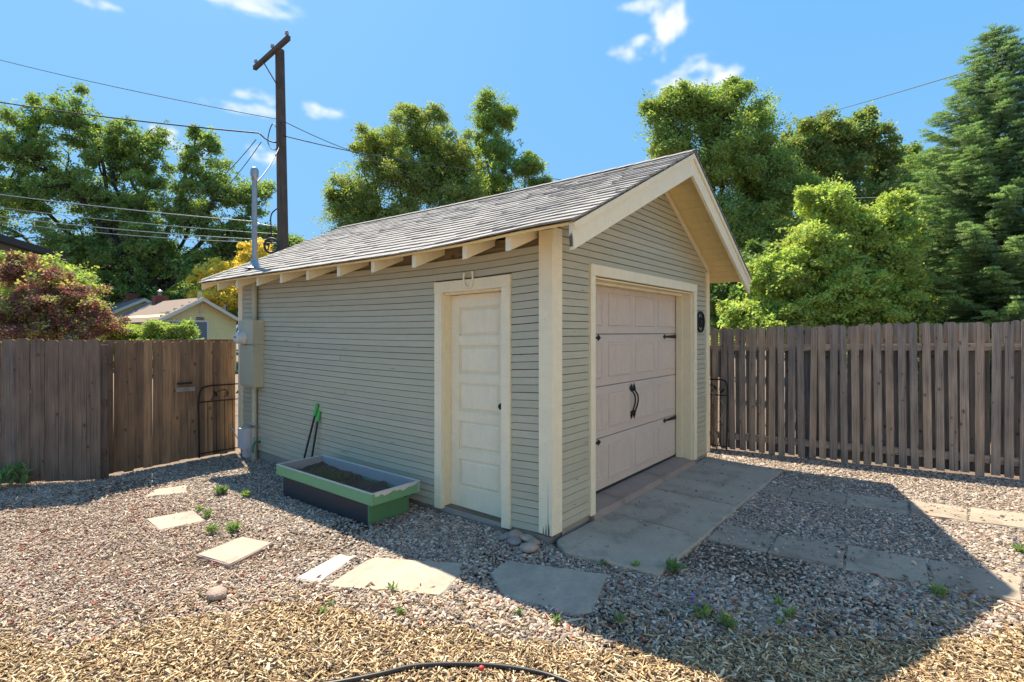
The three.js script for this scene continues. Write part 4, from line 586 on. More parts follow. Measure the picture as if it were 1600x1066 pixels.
const clusters = { mid: [leafCluster(1, 12, 0.17, 0.15, 0.10), leafCluster(2, 12, 0.19, 0.16, 0.105)], small: [leafCluster(3, 14, 0.12, 0.09, 0.06), leafCluster(4, 14, 0.13, 0.095, 0.062)], fine: [leafCluster(5, 14, 0.22, 0.19, 0.075), leafCluster(6, 14, 0.24, 0.2, 0.08)] };
// a tree from lobes [centre, radius, weight]: limbs reach each lobe, branches fan inside it, leaf clumps sit on the branches
function tree(name, label, category, base, lobes, o, group) {
  const r = rng(o.seed ?? 1), root = thing(name, label, category, base.toArray(), group), geos = [], inst = [], loc = (v) => v.clone().sub(base);
  const fork = base.clone().add(V(R(-0.2, 0.2, r), o.fork ?? 2, R(-0.2, 0.2, r)));
  const jag = (a, b, n, k) => { const p = [a.clone()]; for (let i = 1; i < n; i++) { const t = i / n, q = a.clone().lerp(b, t), d = a.distanceTo(b) * k; p.push(q.add(V(R(-d, d, r), R(-d, d, r) + d * 0.6 * Math.sin(t * 3.14), R(-d, d, r)))); } p.push(b.clone()); return p; };
  geos.push(tube(curve([base.clone().add(V(0, -0.3, 0)), base.clone().lerp(fork, 0.5).add(V(R(-0.1, 0.1, r), 0, R(-0.1, 0.1, r))), fork].map(loc), 8), o.trunk, o.trunk * 0.72, 9));
  for (const [c, rad, wgt = 1] of lobes) {
    const rr = Array.isArray(rad) ? rad : [rad, rad * 0.85, rad], limb = jag(fork, c, 4, 0.09);
    geos.push(tube(curve(limb.map(loc), 12), o.trunk * 0.36, o.trunk * 0.10, 6));
    const nb = Math.round((o.branches ?? 7) * wgt), tips = [];
    for (let k = 0; k < nb; k++) {
      const u = V(R(-1, 1, r), R(-0.75, 1, r), R(-1, 1, r)).normalize().multiplyScalar(R(0.65, 1.0, r)), tip = c.clone().add(V(u.x * rr[0], u.y * rr[1], u.z * rr[2])), from = limb[limb.length - 1 - Math.floor(r() * 2)].clone(), br = jag(from, tip, 3, 0.12);
      geos.push(tube(curve(br.map(loc), 7), o.trunk * 0.13, o.trunk * 0.03, 4)); tips.push(br);
    }
    const n = Math.round(o.leaves * 2.0 * wgt);
    const clumps = []; for (let k = 0; k < (o.clumps ?? 12) * 2 * wgt; k++) { const br = pick(tips, r), p = br[1 + Math.floor(r() * (br.length - 1))].clone(); clumps.push([p.add(V(R(-0.3, 0.3, r) * rr[0], R(-0.3, 0.3, r) * rr[1], R(-0.3, 0.3, r) * rr[2])), R(0.08, 0.2, r)]); }
    for (let k = 0; k < n; k++) {
      const stray = r() < 0.2, cc = pick(clumps, r), p = stray ? c : cc[0], s = stray ? 0.62 : cc[1], gau = () => (r() + r() + r() - 1.5) * 1.2, q = p.clone().add(V(gau() * s * rr[0], gau() * s * rr[1] * 0.8, gau() * s * rr[2])), v = R(0.72, 1.28, r), warm = R(-0.12, 0.14, r);
      inst.push([q.sub(base), R(0.6, 1.25, r) * 0.74 * (o.scale ?? 1), r() * 6.3, R(-0.6, 0.6, r), v * (1 + warm), v, v * (1 - warm * 0.6)]);
    }
  }
  mesh('trunk', merged(geos), o.bark ?? M.bark, root);
  const crown = part('crown', root);
  const cl = clusters[o.kind ?? 'mid'];
  const mats = o.mats ?? [o.mat]; const per = cl.length * mats.length;
  for (let k = 0; k < per; k++) { const mine = inst.filter((_, i) => i % per === k), im = new THREE.InstancedMesh(cl[k % cl.length], mats[Math.floor(k / cl.length)], mine.length); im.name = 'leaves'; im.castShadow = im.receiveShadow = true; im.userData.kind = 'stuff'; mine.forEach(([p, s, ay, ax, a, b, c], i) => { im.setMatrixAt(i, mtx.compose(p, qt.setFromEuler(eu.set(ax, ay, ax * 0.7)), V(s, s, s))); im.setColorAt(i, col.setRGB(a, b, c)); }); crown.add(im); }
  return root;
}
const G0 = -0.25, foot = (px, d) => { const p = at(px, HORIZON, d); p.y = G0; return p; };
const lobesPx = (d, list) => list.map(([x, y, rx, ry, w, dd = 0]) => [at(x, y, d + dd), [rx / FOCAL * d, ry / FOCAL * d, rx / FOCAL * d * 0.9], w]);
const LM = { elm: leafMat(0.307, 0.422, 0.063, 0.5), dark: leafMat(0.192, 0.300, 0.053, 0.45), olive: leafMat(0.332, 0.383, 0.074, 0.5), bright: leafMat(0.381, 0.515, 0.080, 0.5), lime: leafMat(0.448, 0.560, 0.090, 0.5), yellow: leafMat(0.896, 0.739, 0.090, 0.45), purple: leafMat(0.269, 0.095, 0.075, 0.4), purpleGreen: leafMat(0.470, 0.470, 0.100, 0.45), willow: leafMat(0.319, 0.434, 0.089, 0.5) };
tree('elm_tree', 'big open elm with dark forking limbs behind the yellow house', 'tree', foot(215, 34), lobesPx(34, [
  [45, 215, 58, 62, 1.0], [110, 180, 52, 45, 0.8], [20, 300, 75, 60, 1.1], [105, 290, 75, 62, 1.3], [180, 235, 52, 48, 0.9], [225, 225, 48, 45, 0.8], [205, 320, 75, 62, 1.3], [120, 390, 85, 55, 1.6], [225, 410, 80, 55, 1.6], [322, 218, 28, 24, 0.35], [330, 275, 55, 48, 0.8], [300, 345, 62, 48, 0.9], [385, 305, 48, 42, 0.7], [400, 380, 48, 40, 0.8], [325, 420, 70, 48, 1.3], [360, 360, 50, 40, 0.8], [170, 460, 90, 40, 1.0], [60, 430, 70, 50, 0.8], [-50, 330, 80, 80, 1.0], [270, 470, 70, 30, 0.7], [450, 385, 40, 35, 0.35]]),
  { seed: 4, trunk: 0.6, fork: 4.0, leaves: 560, branches: 8, clumps: 15, mats: [LM.elm, LM.dark], kind: 'mid', bark: std(0.07, 0.055, 0.045, { map: barkMap }), scale: 1.5 });
tree('cottonwood_tree', 'rounded olive green tree rising behind the roof ridge', 'tree', foot(650, 30), lobesPx(30, [[600, 240, 58, 45, 1], [665, 210, 55, 40, 1], [560, 300, 52, 48, 1], [640, 290, 75, 55, 1.4], [710, 270, 55, 60, 1.1], [540, 350, 50, 40, 0.8], [640, 350, 90, 40, 1.2], [730, 330, 70, 45, 1]]), { seed: 9, trunk: 0.4, fork: 4, leaves: 640, branches: 8, clumps: 20, mats: [LM.olive, LM.elm], kind: 'fine', scale: 1.25 });
tree('poplar_tree', 'tall narrow tree standing to the right of the rounded one behind the roof', 'tree', foot(770, 33), lobesPx(33, [[765, 175, 40, 38, 1], [775, 235, 38, 45, 1], [760, 290, 45, 40, 0.9], [820, 265, 38, 30, 0.7], [835, 290, 35, 25, 0.6], [770, 340, 70, 40, 0.9]]), { seed: 12, trunk: 0.3, fork: 5, leaves: 520, branches: 7, clumps: 16, mats: [LM.willow, LM.elm], kind: 'fine', scale: 1.2 });
tree('willow_tree', 'tall feathery tree rising directly behind the gable peak', 'tree', foot(1120, 22), lobesPx(22, [[1040, 190, 42, 55, 0.8], [1105, 175, 60, 50, 1.1], [1170, 190, 58, 50, 1.1], [1060, 235, 50, 45, 0.8], [1130, 255, 75, 65, 1.6], [1200, 260, 55, 60, 1.2], [1120, 350, 75, 60, 1.3], [1190, 370, 70, 65, 1.4], [1140, 450, 70, 55, 1.1], [1235, 310, 60, 62, 1.2], [1230, 430, 60, 60, 1.0]]), { seed: 15, trunk: 0.34, fork: 3.5, leaves: 720, branches: 9, clumps: 22, mats: [LM.elm, LM.willow], kind: 'fine', scale: 1.0 });
tree('ash_tree', 'dark green tree between the feathery tree and the spruce', 'tree', foot(1310, 27), lobesPx(27, [[1232, 240, 42, 48, 0.9], [1270, 225, 55, 50, 1.1], [1330, 215, 50, 45, 1.0], [1385, 250, 32, 52, 0.7], [1300, 300, 75, 60, 1.4], [1380, 320, 50, 55, 1.0], [1310, 390, 85, 60, 1.2], [1240, 400, 60, 60, 0.8], [1400, 420, 60, 60, 0.8]]), { seed: 18, trunk: 0.36, fork: 4, leaves: 620, branches: 8, clumps: 18, mats: [LM.olive, LM.dark], kind: 'mid', scale: 1.35 });
tree('locust_tree', 'distant dark tree showing just left of the spruce top', 'tree', foot(1450, 33), lobesPx(33, [[1445, 265, 45, 38, 1], [1500, 260, 45, 40, 0.9], [1450, 330, 60, 50, 1.1], [1520, 340, 70, 60, 1]]), { seed: 22, trunk: 0.3, fork: 4, leaves: 800, branches: 7, clumps: 15, mats: [LM.dark, LM.elm], kind: 'fine', scale: 1.4 });
tree('young_maple', 'bright lime green bushy maple behind the picket fence', 'tree', foot(1290, 10.5), lobesPx(10.5, [[1295, 320, 38, 42, 0.7], [1270, 390, 62, 48, 1.1], [1345, 350, 45, 42, 0.8], [1395, 345, 40, 38, 0.7], [1210, 435, 55, 42, 1.0], [1300, 450, 78, 55, 1.5], [1380, 430, 65, 58, 1.3], [1165, 490, 42, 30, 0.7], [1240, 500, 72, 36, 1.1], [1340, 510, 90, 34, 1.2], [1420, 490, 50, 40, 0.8], [1180, 525, 60, 22, 0.8], [1290, 530, 90, 22, 1.0], [1420, 530, 70, 24, 0.8]]), { seed: 25, trunk: 0.09, fork: 0.8, leaves: 640, branches: 11, clumps: 26, mats: [LM.bright, LM.lime], kind: 'mid', scale: 0.62 });
tree('dark_understory_tree', 'shaded dark tree filling the gap between the garage and the maple', 'tree', foot(1140, 14), lobesPx(14, [[1125, 470, 40, 45, 1], [1160, 420, 45, 45, 1], [1200, 500, 60, 35, 1.0], [1120, 520, 40, 24, 0.8]]), { seed: 28, trunk: 0.12, fork: 1, leaves: 500, branches: 8, clumps: 14, mats: [LM.dark], kind: 'mid', scale: 0.8 });
tree('golden_shrub', 'bright yellow leaved shrub behind the yellow house gable', 'shrub', foot(360, 29), lobesPx(29, [[345, 430, 42, 28, 1.0], [395, 405, 32, 28, 0.9], [375, 455, 55, 34, 1.3], [330, 470, 40, 30, 0.8], [405, 460, 30, 40, 0.8]]), { seed: 31, trunk: 0.12, fork: 0.8, leaves: 800, branches: 9, clumps: 20, mats: [LM.yellow], kind: 'mid', scale: 0.95 });
tree('purple_shrub', 'purple and green leaved shrub spilling over the board fence', 'shrub', foot(70, 8.9), lobesPx(8.9, [[20, 425, 32, 34, 0.45], [75, 440, 40, 42, 0.6], [25, 490, 60, 42, 1.1], [95, 480, 60, 45, 1.2], [145, 510, 45, 30, 0.9], [60, 525, 90, 30, 1.1], [-50, 470, 60, 60, 0.9]]), { seed: 34, trunk: 0.05, fork: 0.5, leaves: 400, branches: 10, clumps: 24, mats: [LM.purple, LM.purple, LM.purpleGreen], kind: 'small', scale: 0.66 });
tree('green_shrub', 'fresh green bush just above the plank gate before the yellow house', 'shrub', foot(235, 9.6), lobesPx(9.6, [[200, 525, 32, 16, 0.8], [245, 518, 36, 16, 0.9], [288, 522, 22, 18, 0.7], [180, 532, 36, 16, 0.6], [250, 540, 60, 16, 0.9]]), { seed: 37, trunk: 0.04, fork: 0.5, leaves: 620, branches: 9, clumps: 20, mats: [LM.bright, LM.elm], kind: 'small', scale: 0.62 });
tree('lilac_bush', 'green bush behind the purple shrub at the picture edge', 'shrub', foot(40, 12.5), lobesPx(12.5, [[40, 430, 50, 40, 1], [100, 440, 45, 40, 1], [125, 490, 40, 36, 0.9], [-20, 470, 60, 50, 0.8]]), { seed: 39, trunk: 0.06, fork: 0.8, leaves: 600, branches: 9, clumps: 18, mats: [LM.lime, LM.elm], kind: 'small', scale: 0.9 });
{ // far trees that close the view low behind the near ones, seen through gaps
  const far = [[1180, 40, 330, 'far tree closing the gap between the gable and the maple'], [1290, 42, 340, 'far tree low behind the maple'], [1400, 40, 330, 'far tree in the gap between the maple and the spruce'], [1480, 42, 320, 'far tree low behind the spruce boughs'], [360, 50, 400, 'far tree low behind the golden shrub'], [190, 52, 380, 'far tree low behind the rear house roof'], [-120, 60, 330, 'far tree at the picture edge behind the dark building'], [440, 48, 395, 'far tree showing low between the utility pole and the roof'], [530, 52, 390, 'far tree low behind the pole side of the roof'], [900, 50, 350, 'far tree hidden mostly by the roof ridge'], [1010, 46, 330, 'far tree low behind the gable'], [1560, 48, 350, 'far tree behind the spruce'], [1700, 44, 330, 'far tree past the spruce at the picture edge'], [290, 55, 420, 'far tree low behind the elm trunk'], [90, 50, 400, 'far tree low behind the elm crown']];
  far.forEach(([px, d, top, label], i) => { const cy = (top + 520) / 2, h = (520 - top) / 2; tree('far_tree', label, 'tree', foot(px, d), lobesPx(d, [[px - 45, cy + 10, 45, h * 0.8, 1], [px + 40, cy, 48, h * 0.85, 1], [px, cy - h * 0.35, 50, h * 0.65, 1]]), { seed: 60 + i, trunk: 0.3, fork: 2.5, leaves: 620, branches: 6, clumps: 20, mats: [i % 2 ? LM.elm : LM.dark], kind: 'mid', scale: 2.8 }, 'far trees beyond the yard'); });
}
// spruce: whorls of drooping boughs with needle sprays
{
  const base = foot(1556, 10.6), top = at(1556, 40, 10.6).y, h = top - base.y, root = thing('spruce_tree', 'tall blue green spruce with layered boughs behind the picket fence', 'tree', base.toArray()), r = rng(44);
  const spray = (seed, n) => { const q = rng(seed), gs = []; for (const [a0, l0, s0] of [[0, 0.24, 0], [0.6, 0.14, 0.06], [-0.6, 0.14, 0.06], [0.7, 0.11, 0.13], [-0.7, 0.11, 0.13]]) { const ca = Math.cos(a0), sa = Math.sin(a0); for (let k = 0; k < n * l0 / 0.24; k++) { const t = (k + q()) / (n * l0 / 0.24), x = sa * l0 * t, z = s0 + ca * l0 * t, a = q() * 6.3, l = 0.028, dx = Math.cos(a) * l, dy = Math.sin(a) * l, f = 0.018, w = 0.0055; gs.push(polyGeo([[[x - w * ca, 0, z + w * sa], [x + w * ca, 0.001, z - w * sa], [x + dx * ca + f * sa, dy, z - dx * sa + f * ca]]])); } gs.push(tube([V(sa * 0, 0, s0), V(sa * l0, 0, s0 + ca * l0)], 0.006, 0.002, 3)); } return merged(gs); };
  const sprays = [spray(1, 46), spray(2, 46)], woodG = [tube([V(0, -0.3, 0), V(0.02, h * 0.5, 0), V(0, h * 0.97, 0)], 0.16, 0.012, 8)], inst = [];
  const whorls = 44;
  for (let w = 0; w < whorls; w++) {
    const t = w / whorls, y = 0.25 + (h - 0.3) * Math.pow(t, 0.9), reach = (2.65 * Math.pow(1 - t, 0.9) + 0.08) * R(0.88, 1.1, r), nb = Math.round(lerp(11, 5, t));
    for (let b = 0; b < nb; b++) {
      const az = (b / nb) * 6.283 + w * 1.3 + R(-0.25, 0.25, r), len = reach * R(0.72, 1.12, r), rise = lerp(-0.10, 0.55, Math.pow(t, 1.4)), p = []; for (let k = 0; k <= 6; k++) { const u = k / 6; p.push(V(Math.cos(az) * len * u, y + len * (rise * u - 0.18 * Math.sin(u * 2.6) * (1 - t) + 0.16 * u * u * u), Math.sin(az) * len * u)); }
      woodG.push(tube(p, 0.022 * (1 - t) + 0.006, 0.004, 4));
      const n = Math.max(5, Math.round(len * 30));
      for (let k = 0; k < n; k++) { const u = Math.pow((k + r()) / n, 0.7) * 0.96 + 0.02, i = Math.min(5, Math.floor(u * 6)), q = p[i].clone().lerp(p[i + 1], u * 6 - i), sd = (k % 2 ? 1 : -1) * R(0.35, 1.0, r) * (u > 0.93 ? 0.15 : 1), v = R(0.75, 1.2, r); const tip = u > 0.82 ? 1.35 : 1; inst.push([q.add(V(R(-0.02, 0.02, r), R(-0.01, 0.02, r), R(-0.02, 0.02, r))), Math.PI / 2 - az + sd, R(-0.15, 0.35, r) - (1 - t) * 0.05, R(0.8, 1.2, r) * lerp(1.3, 0.85, t), v * tip, v * tip, v]); }
    }
  }
  for (let k = 0; k < 6; k++) inst.push([V(R(-0.02, 0.02, r), h * 0.96 + k * 0.03, R(-0.02, 0.02, r)), k * 1.1, -1.2, 0.9, 1.1, 1.1, 1]);
  mesh('trunk', merged(woodG), M.bark, root); const crown = part('crown', root), nm = leafMat(0.22, 0.34, 0.125, 0.3);
  sprays.forEach((g, k) => { const mine = inst.filter((_, i) => i % 2 === k), im = new THREE.InstancedMesh(g, nm, mine.length); im.name = 'needles'; im.castShadow = im.receiveShadow = true; im.userData.kind = 'stuff'; mine.forEach(([p, ay, ax, s, a, b, c], i) => { im.setMatrixAt(i, mtx.compose(p, qt.setFromEuler(eu.set(ax, ay, 0, 'YXZ')), V(s, s, s))); im.setColorAt(i, col.setRGB(a, b, c)); }); crown.add(im); });
  eu.order = 'XYZ';
}

// ---------- yellow house and the dark building ----------
{
  const o = at(312, 465, 24), hs = thing('yellow_house', 'low yellow house with brown gable roof seen over the plank gate', 'house', [o.x, G0, o.z]);
  const ridge = o.y - G0, back = at(232, 465, 28).sub(o); back.y = 0; const ang = Math.atan2(back.x, back.z); hs.rotation.y = ang; // local +z runs back along the ridge, -z faces the yard
  const hw = 1.62, ov = 0.3, eave = ridge - 1.02, len = 6.4, q = (x, y, z) => [x, y, z];
  const wl = new THREE.Shape([[-hw, -0.3], [hw, -0.3], [hw, eave + 0.1], [0, ridge - 0.1], [-hw, eave + 0.1]].map((p) => new THREE.Vector2(...p)));
  const wg = new THREE.ExtrudeGeometry(wl, { depth: len, bevelEnabled: false }); mesh('wall', metreUV(wg), M.houseYellow, hs);
  for (let k = 0; k < 16; k++) { const y = eave - 1.2 + k * 0.155, half = y < eave + 0.08 ? hw : Math.max(0.1, hw * (ridge - 0.12 - y) / (ridge - eave - 0.2)); mesh('shingle_course', slabBetween([[half, y, -0.026], [-half, y, -0.026], [-half * 0.98, y + 0.15, -0.006], [half * 0.98, y + 0.15, -0.006]], [[half, y, 0], [-half, y, 0], [-half * 0.98, y + 0.15, 0], [half * 0.98, y + 0.15, 0]]), M.houseYellow, hs); }
  const roof = part('roof', hs), sl = (s) => { const e = [s * (hw + 0.35), eave - 0.12], t = [0, ridge], a = -0.35, b = len + 0.3, top = [[e[0], e[1], a], [t[0], t[1], a], [t[0], t[1], b], [e[0], e[1], b]], bot = top.map(([x, y, z]) => [x, y - 0.07, z]); mesh('roof_slope', s > 0 ? slabBetween([...top].reverse(), [...bot].reverse()) : slabBetween(top, bot), M.houseRoof, roof); mesh('rake_board', slabBetween(...[0, -0.16].map((d) => [[e[0], e[1] - 0.012 + d, a - 0.03], [t[0], t[1] - 0.012 + d, a - 0.03], [t[0], t[1] - 0.012 + d, a - 0.002], [e[0], e[1] - 0.012 + d, a - 0.002]])), M.houseTrim, roof); };
  sl(1); sl(-1);
  mesh('gable_brace', tube([V(0, ridge - 0.75, -0.03), V(0, ridge - 0.3, -0.32)], 0.03, 0.03, 4), M.houseTrim, hs);
  mesh('gable_vent', merged([0, 1, 2, 3].map((k) => box(-0.16, 0.16, ridge - 1.18 + k * 0.075, ridge - 1.125 + k * 0.075, -0.06, -0.02))), M.taupe, hs);
  for (const x of [0.1, 1.02]) { const wn = part('window', hs); mesh('frame', merged([box(x - 0.45, x + 0.45, eave - 0.10, eave - 0.02, -0.07, -0.02), box(x - 0.45, x - 0.38, eave - 1.2, eave - 0.1, -0.07, -0.02), box(x + 0.38, x + 0.45, eave - 1.2, eave - 0.1, -0.07, -0.02)]), M.houseTrim, wn); mesh('pane', box(x - 0.38, x + 0.38, eave - 1.2, eave - 0.1, -0.045, -0.028), M.pane, wn); }
  for (const [x, z, s] of [[-0.9, 1.2, 0.16], [-0.9, 2.6, 0.14]]) { const y = ridge - 0.36; mesh('roof_vent', box(x - s, x + s, y - 0.12, y + 0.12, z, z + 0.28), M.darkEave, roof); }
  mesh('vent_pipe', tube([V(-1.6, ridge - 1.0, 1.2), V(-1.6, ridge - 0.2, 1.2)], 0.05, 0.05, 8), M.galv, roof); mesh('chimney', box(-0.3, 0.3, ridge - 0.5, ridge + 0.28, 4.6, 5.1), M.brick, roof);
  const cap = new THREE.LatheGeometry([[0, 0.34], [0.14, 0.24], [0.16, 0.2], [0.09, 0.19], [0.09, 0]].map((p) => new THREE.Vector2(...p)), 10); cap.translate(0, ridge + 0.28, 4.85); mesh('chimney_cap', cap, M.galv, roof);
  // the second wing behind
  const o2 = at(222, 466, 31), h2 = thing('rear_house', 'second brown roof with pale eaves rising behind the yellow house', 'house', [o2.x, G0, o2.z]); h2.rotation.y = ang; const r2 = o2.y - G0, e2 = r2 - 1.3;
  const wg2 = new THREE.ExtrudeGeometry(new THREE.Shape([[-2.4, -0.3], [2.4, -0.3], [2.4, e2], [0, r2 - 0.1], [-2.4, e2]].map((p) => new THREE.Vector2(...p))), { depth: 7, bevelEnabled: false }); mesh('wall', metreUV(wg2), M.houseYellow, h2);
  const rp2 = part('roof', h2); for (const s of [1, -1]) { const top = [[s * 2.75, e2 - 0.15, -0.4], [0, r2, -0.4], [0, r2, 7.3], [s * 2.75, e2 - 0.15, 7.3]], bot = top.map(([x, y, z]) => [x, y - 0.08, z]); mesh('roof_slope', s > 0 ? slabBetween([...top].reverse(), [...bot].reverse()) : slabBetween(top, bot), M.houseRoof, rp2); mesh('rake_board', slabBetween(...[0, -0.18].map((d) => [[s * 2.75, e2 - 0.165 + d, -0.43], [0, r2 - 0.015 + d, -0.43], [0, r2 - 0.015 + d, -0.402], [s * 2.75, e2 - 0.165 + d, -0.402]])), M.houseTrim, rp2); }
  mesh('chimney', box(-0.3, 0.25, r2 - 0.6, r2 + 0.35, 1.6, 2.1), M.brick, rp2);
  const b = at(-118, 352, 17), db = thing('dark_building', 'taupe building with dark flat eave at the left edge of the view', 'building', [b.x, G0, b.z]); db.rotation.y = YAW + 0.35; const t = b.y - G0;
  mesh('wall', box(-4, 1.15, -0.2, t - 0.25, -6, 0), M.taupe, db); mesh('eave', box(-4.2, 1.45, t - 0.25, t, -6.2, 0.35), M.darkEave, db); const dw = part('window', db); mesh('frame', box(0.35, 0.95, t - 1.7, t - 0.8, 0.001, 0.04), M.darkEave, dw); mesh('pane', box(0.4, 0.9, t - 1.65, t - 0.85, 0.041, 0.05), M.pane, dw);
}

// ---------- the dwelling across the yard, behind the camera: its sunlit wall faces the garage ----------
{
  const h = thing('main_house', 'cream stucco house facing the garage from across the yard', 'house', [7.6, -0.2, 2.5]), m = paint(0.82, 0.76, 0.66);
  mesh('wall', box(0, 8, 0, 5.2, -6.5, 8), m, h);
  const rf = part('roof', h); mesh('roof_slope', slabBetween([[-0.7, 5.0, 8.6], [4, 7.2, 8.6], [4, 7.2, -7.1], [-0.7, 5.0, -7.1]].reverse(), [[-0.7, 4.9, 8.6], [4, 7.05, 8.6], [4, 7.05, -7.1], [-0.7, 4.9, -7.1]].reverse()), M.houseRoof, rf); mesh('roof_slope', slabBetween([[8.7, 5.0, 8.6], [4.001, 7.2, 8.6], [4.001, 7.2, -7.1], [8.7, 5.0, -7.1]], [[8.7, 4.9, 8.6], [4.001, 7.05, 8.6], [4.001, 7.05, -7.1], [8.7, 4.9, -7.1]]), M.houseRoof, rf); mesh('fascia', box(-0.74, -0.705, 4.82, 5.0, -7.1, 8.6), M.cream, rf);
  for (const [z, y] of [[-4.5, 1.1], [-1.2, 1.1], [5, 1.1], [-4.5, 3.4], [1, 3.4], [5, 3.4]]) { const w = part('window', h); mesh('frame', merged([box(-0.05, -0.002, y - 0.1, y, z - 0.65, z + 0.65), box(-0.05, -0.002, y + 1.2, y + 1.3, z - 0.65, z + 0.65), box(-0.05, -0.002, y, y + 1.2, z - 0.65, z - 0.55), box(-0.05, -0.002, y, y + 1.2, z + 0.55, z + 0.65)]), M.cream, w); mesh('pane', box(-0.03, -0.003, y, y + 1.2, z - 0.55, z + 0.55), M.pane, w); }
  const d = part('back_door', h); mesh('slab', box(-0.04, -0.002, 0.3, 2.35, 1.4, 2.3), M.doorCream, d); mesh('step', box(-1.0, -0.005, 0, 0.28, 1.1, 2.6), M.concrete, h);
}

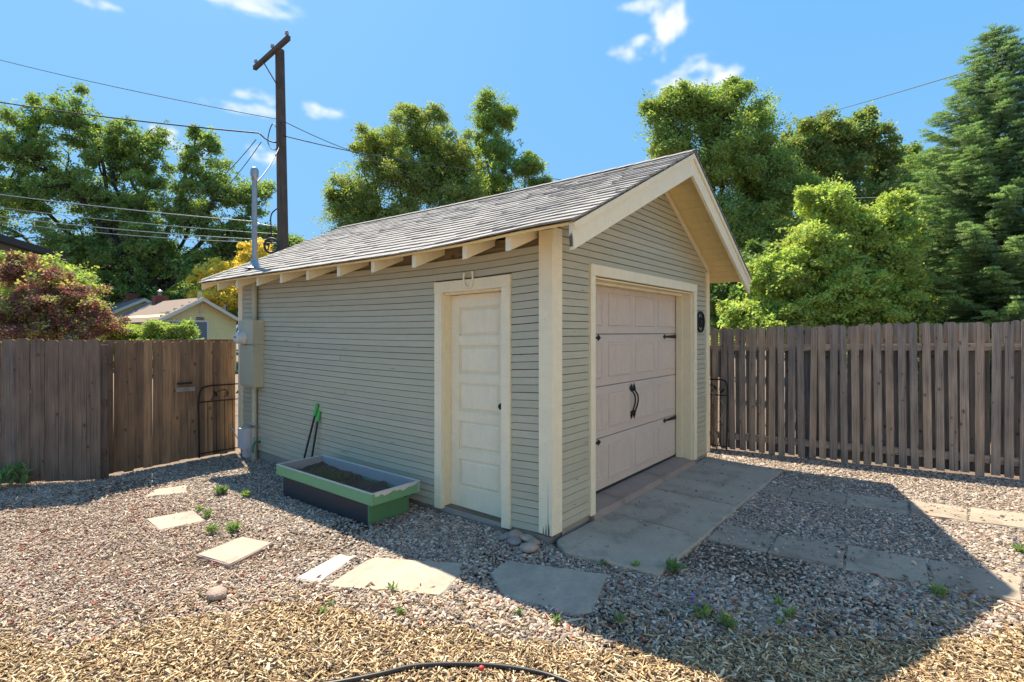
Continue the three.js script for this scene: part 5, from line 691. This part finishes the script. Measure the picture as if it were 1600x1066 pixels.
// ---------- utility pole and lines ----------
{
  const b = at(446, 519.5, 15.3), top = at(437, 92, 15.3).y + 0.25, pole = thing('utility_pole', 'weathered brown utility pole with a tilted cross arm behind the garage', 'utility pole', [b.x, G0, b.z]);
  const h = top - G0, leanX = at(437, 92, 15.3).x - b.x, leanZ = at(437, 92, 15.3).z - b.z, P = (t) => V(leanX * t, h * t, leanZ * t);
  mesh('pole_shaft', tube([V(0, -0.3, 0), P(0.5), P(1)], 0.17, 0.125, 14), M.pole, pole);
  const A = at(401, 113, 16.1).sub(pole.position), B = at(454, 62, 14.45).sub(pole.position); A.y = B.y = (A.y + B.y) / 2; const mid = A.clone().add(B).multiplyScalar(0.5), dir = B.clone().sub(A), al = dir.length();
  const arm = box(-al / 2, al / 2, -0.06, 0.06, -0.05, 0.05); const am = mesh('cross_arm', arm, M.pole, pole); am.position.copy(mid).add(V(0.12, 0, 0.12)); am.rotation.y = Math.atan2(-dir.z, dir.x);
  for (const t of [0.04, 0.55, 0.95]) { const ins = new THREE.LatheGeometry([[0.012, 0], [0.012, 0.06], [0.05, 0.07], [0.055, 0.1], [0.035, 0.11], [0.05, 0.13], [0.04, 0.17], [0, 0.18]].map((p) => new THREE.Vector2(...p)), 12); const m = mesh('insulator', ins, M.ceramic, pole); m.position.copy(A.clone().lerp(B, t)).add(V(0.12, 0.06, 0.12)); }
  for (const t of [0.28, 0.72]) mesh('brace', tube([A.clone().lerp(B, t).add(V(0.16, -0.05, 0.16)), P(0.885).add(V(0.12, 0, 0.12))], 0.018, 0.018, 5), M.pole, pole);
  for (const g of [tube(curve([P(0.78).add(V(0.15, 0, 0.1)), P(0.76).add(V(0.4, 0.2, 0.2)), P(0.74).add(V(0.3, -0.15, 0.2)), P(0.73).add(V(0.14, 0, 0.1))], 16), 0.014, 0.014, 5), tube(curve([P(0.77).add(V(-0.15, 0, 0)), P(0.77).add(V(-0.5, 0.3, 0)), P(0.745).add(V(-0.8, 0.1, 0)), P(0.73).add(V(-0.4, -0.1, 0)), P(0.73).add(V(-0.14, 0, 0))], 20), 0.014, 0.014, 5), tube(curve([P(0.55).add(V(-0.14, 0, 0)), P(0.54).add(V(-0.45, -0.1, 0.1)), P(0.47).add(V(-0.5, 0, 0.1)), P(0.43).add(V(-0.75, -0.1, 0.1))], 16), 0.02, 0.02, 5)]) mesh('wire_loop', g, M.wire, pole);
  const coil = new THREE.TorusGeometry(0.2, 0.035, 8, 20); const cm = mesh('cable_coil', coil, M.wire, pole); cm.position.copy(at(424, 384, 14.9).sub(pole.position)); cm.rotation.y = YAW;
  const line = (name, pts, rad, mat, label, sagv = 0) => { const a = []; for (let i = 0; i < pts.length - 1; i++) for (let k = 0; k < 12; k++) { const t = k / 12, p = pts[i].clone().lerp(pts[i + 1], t); p.y -= sagv * 4 * t * (1 - t); a.push(p); } a.push(pts[pts.length - 1]); single(name, tube(a, rad, rad, 5), mat, label, 'wire', 'overhead wires'); };
  const w = (px, py, d) => at(px, py, d);
  line('power_line', [w(-60, 78, 22), w(438, 187, 15.2)], 0.012, M.wire, 'thin high wire running from the picture edge to the pole', 0.12);
  line('power_cable', [w(-60, 150, 19), w(405, 208, 15.4), w(438, 222, 15.2)], 0.022, M.wire, 'thick black cable swinging into the pole from the picture edge', 0.1);
  line('power_line', [w(440, 188, 15.2), w(560, 240, 18), w(700, 300, 24)], 0.012, M.wire, 'thin wire dropping from the pole towards the rounded tree', 0.05);
  line('power_line', [w(442, 212, 15.2), w(640, 252, 19), w(870, 280, 27), w(950, 290, 40)], 0.015, M.wire, 'wire crossing from the pole in front of the tall narrow tree', 0.06);
  line('service_drop', [w(437, 228, 15.2), w(398, 288, 9.3)], 0.012, M.wire, 'service wire from the pole down to the galvanized mast', 0.1);
  line('service_drop', [w(400, 218, 15.4), w(330, 290, 20), w(230, 350, 26)], 0.012, M.wire, 'paired wire slanting down from the pole over the elm', 0.1);
  line('service_drop', [w(408, 222, 15.4), w(345, 300, 20), w(250, 372, 26)], 0.012, M.wire, 'lower paired wire slanting down from the pole over the elm', 0.1);
  line('phone_cable', [w(-60, 296, 17), w(395, 346, 15.6), w(440, 352, 15.3)], 0.014, M.wirePale, 'topmost pale phone cable crossing the elm', 0.06);
  line('phone_cable', [w(-60, 316, 18), w(440, 366, 15.4)], 0.009, M.wirePale, 'second pale phone cable from the top across the elm', 0.1);
  line('phone_cable', [w(-60, 330, 18), w(440, 376, 15.4)], 0.011, M.wirePale, 'third pale phone cable from the top across the elm', 0.12);
  line('phone_cable', [w(-60, 338, 18), w(440, 380, 15.4)], 0.009, M.wirePale, 'lowest pale phone cable crossing the elm', 0.16);
  line('power_line', [w(1660, 66, 10), w(1240, 190, 24), w(1130, 222, 32)], 0.011, M.wire, 'thin black wire slanting up across the spruce top', 0.05);
  line('phone_cable', [w(1700, 278, 11), w(1330, 310, 18), w(1100, 292, 26)], 0.014, M.wire, 'dark wire crossing in front of the maple top', 0.08);
}
for (const o of scene.children) o.traverse((m) => { if (m.isMesh) m.castShadow = m.receiveShadow = true; });
renderer.render(scene, camera);
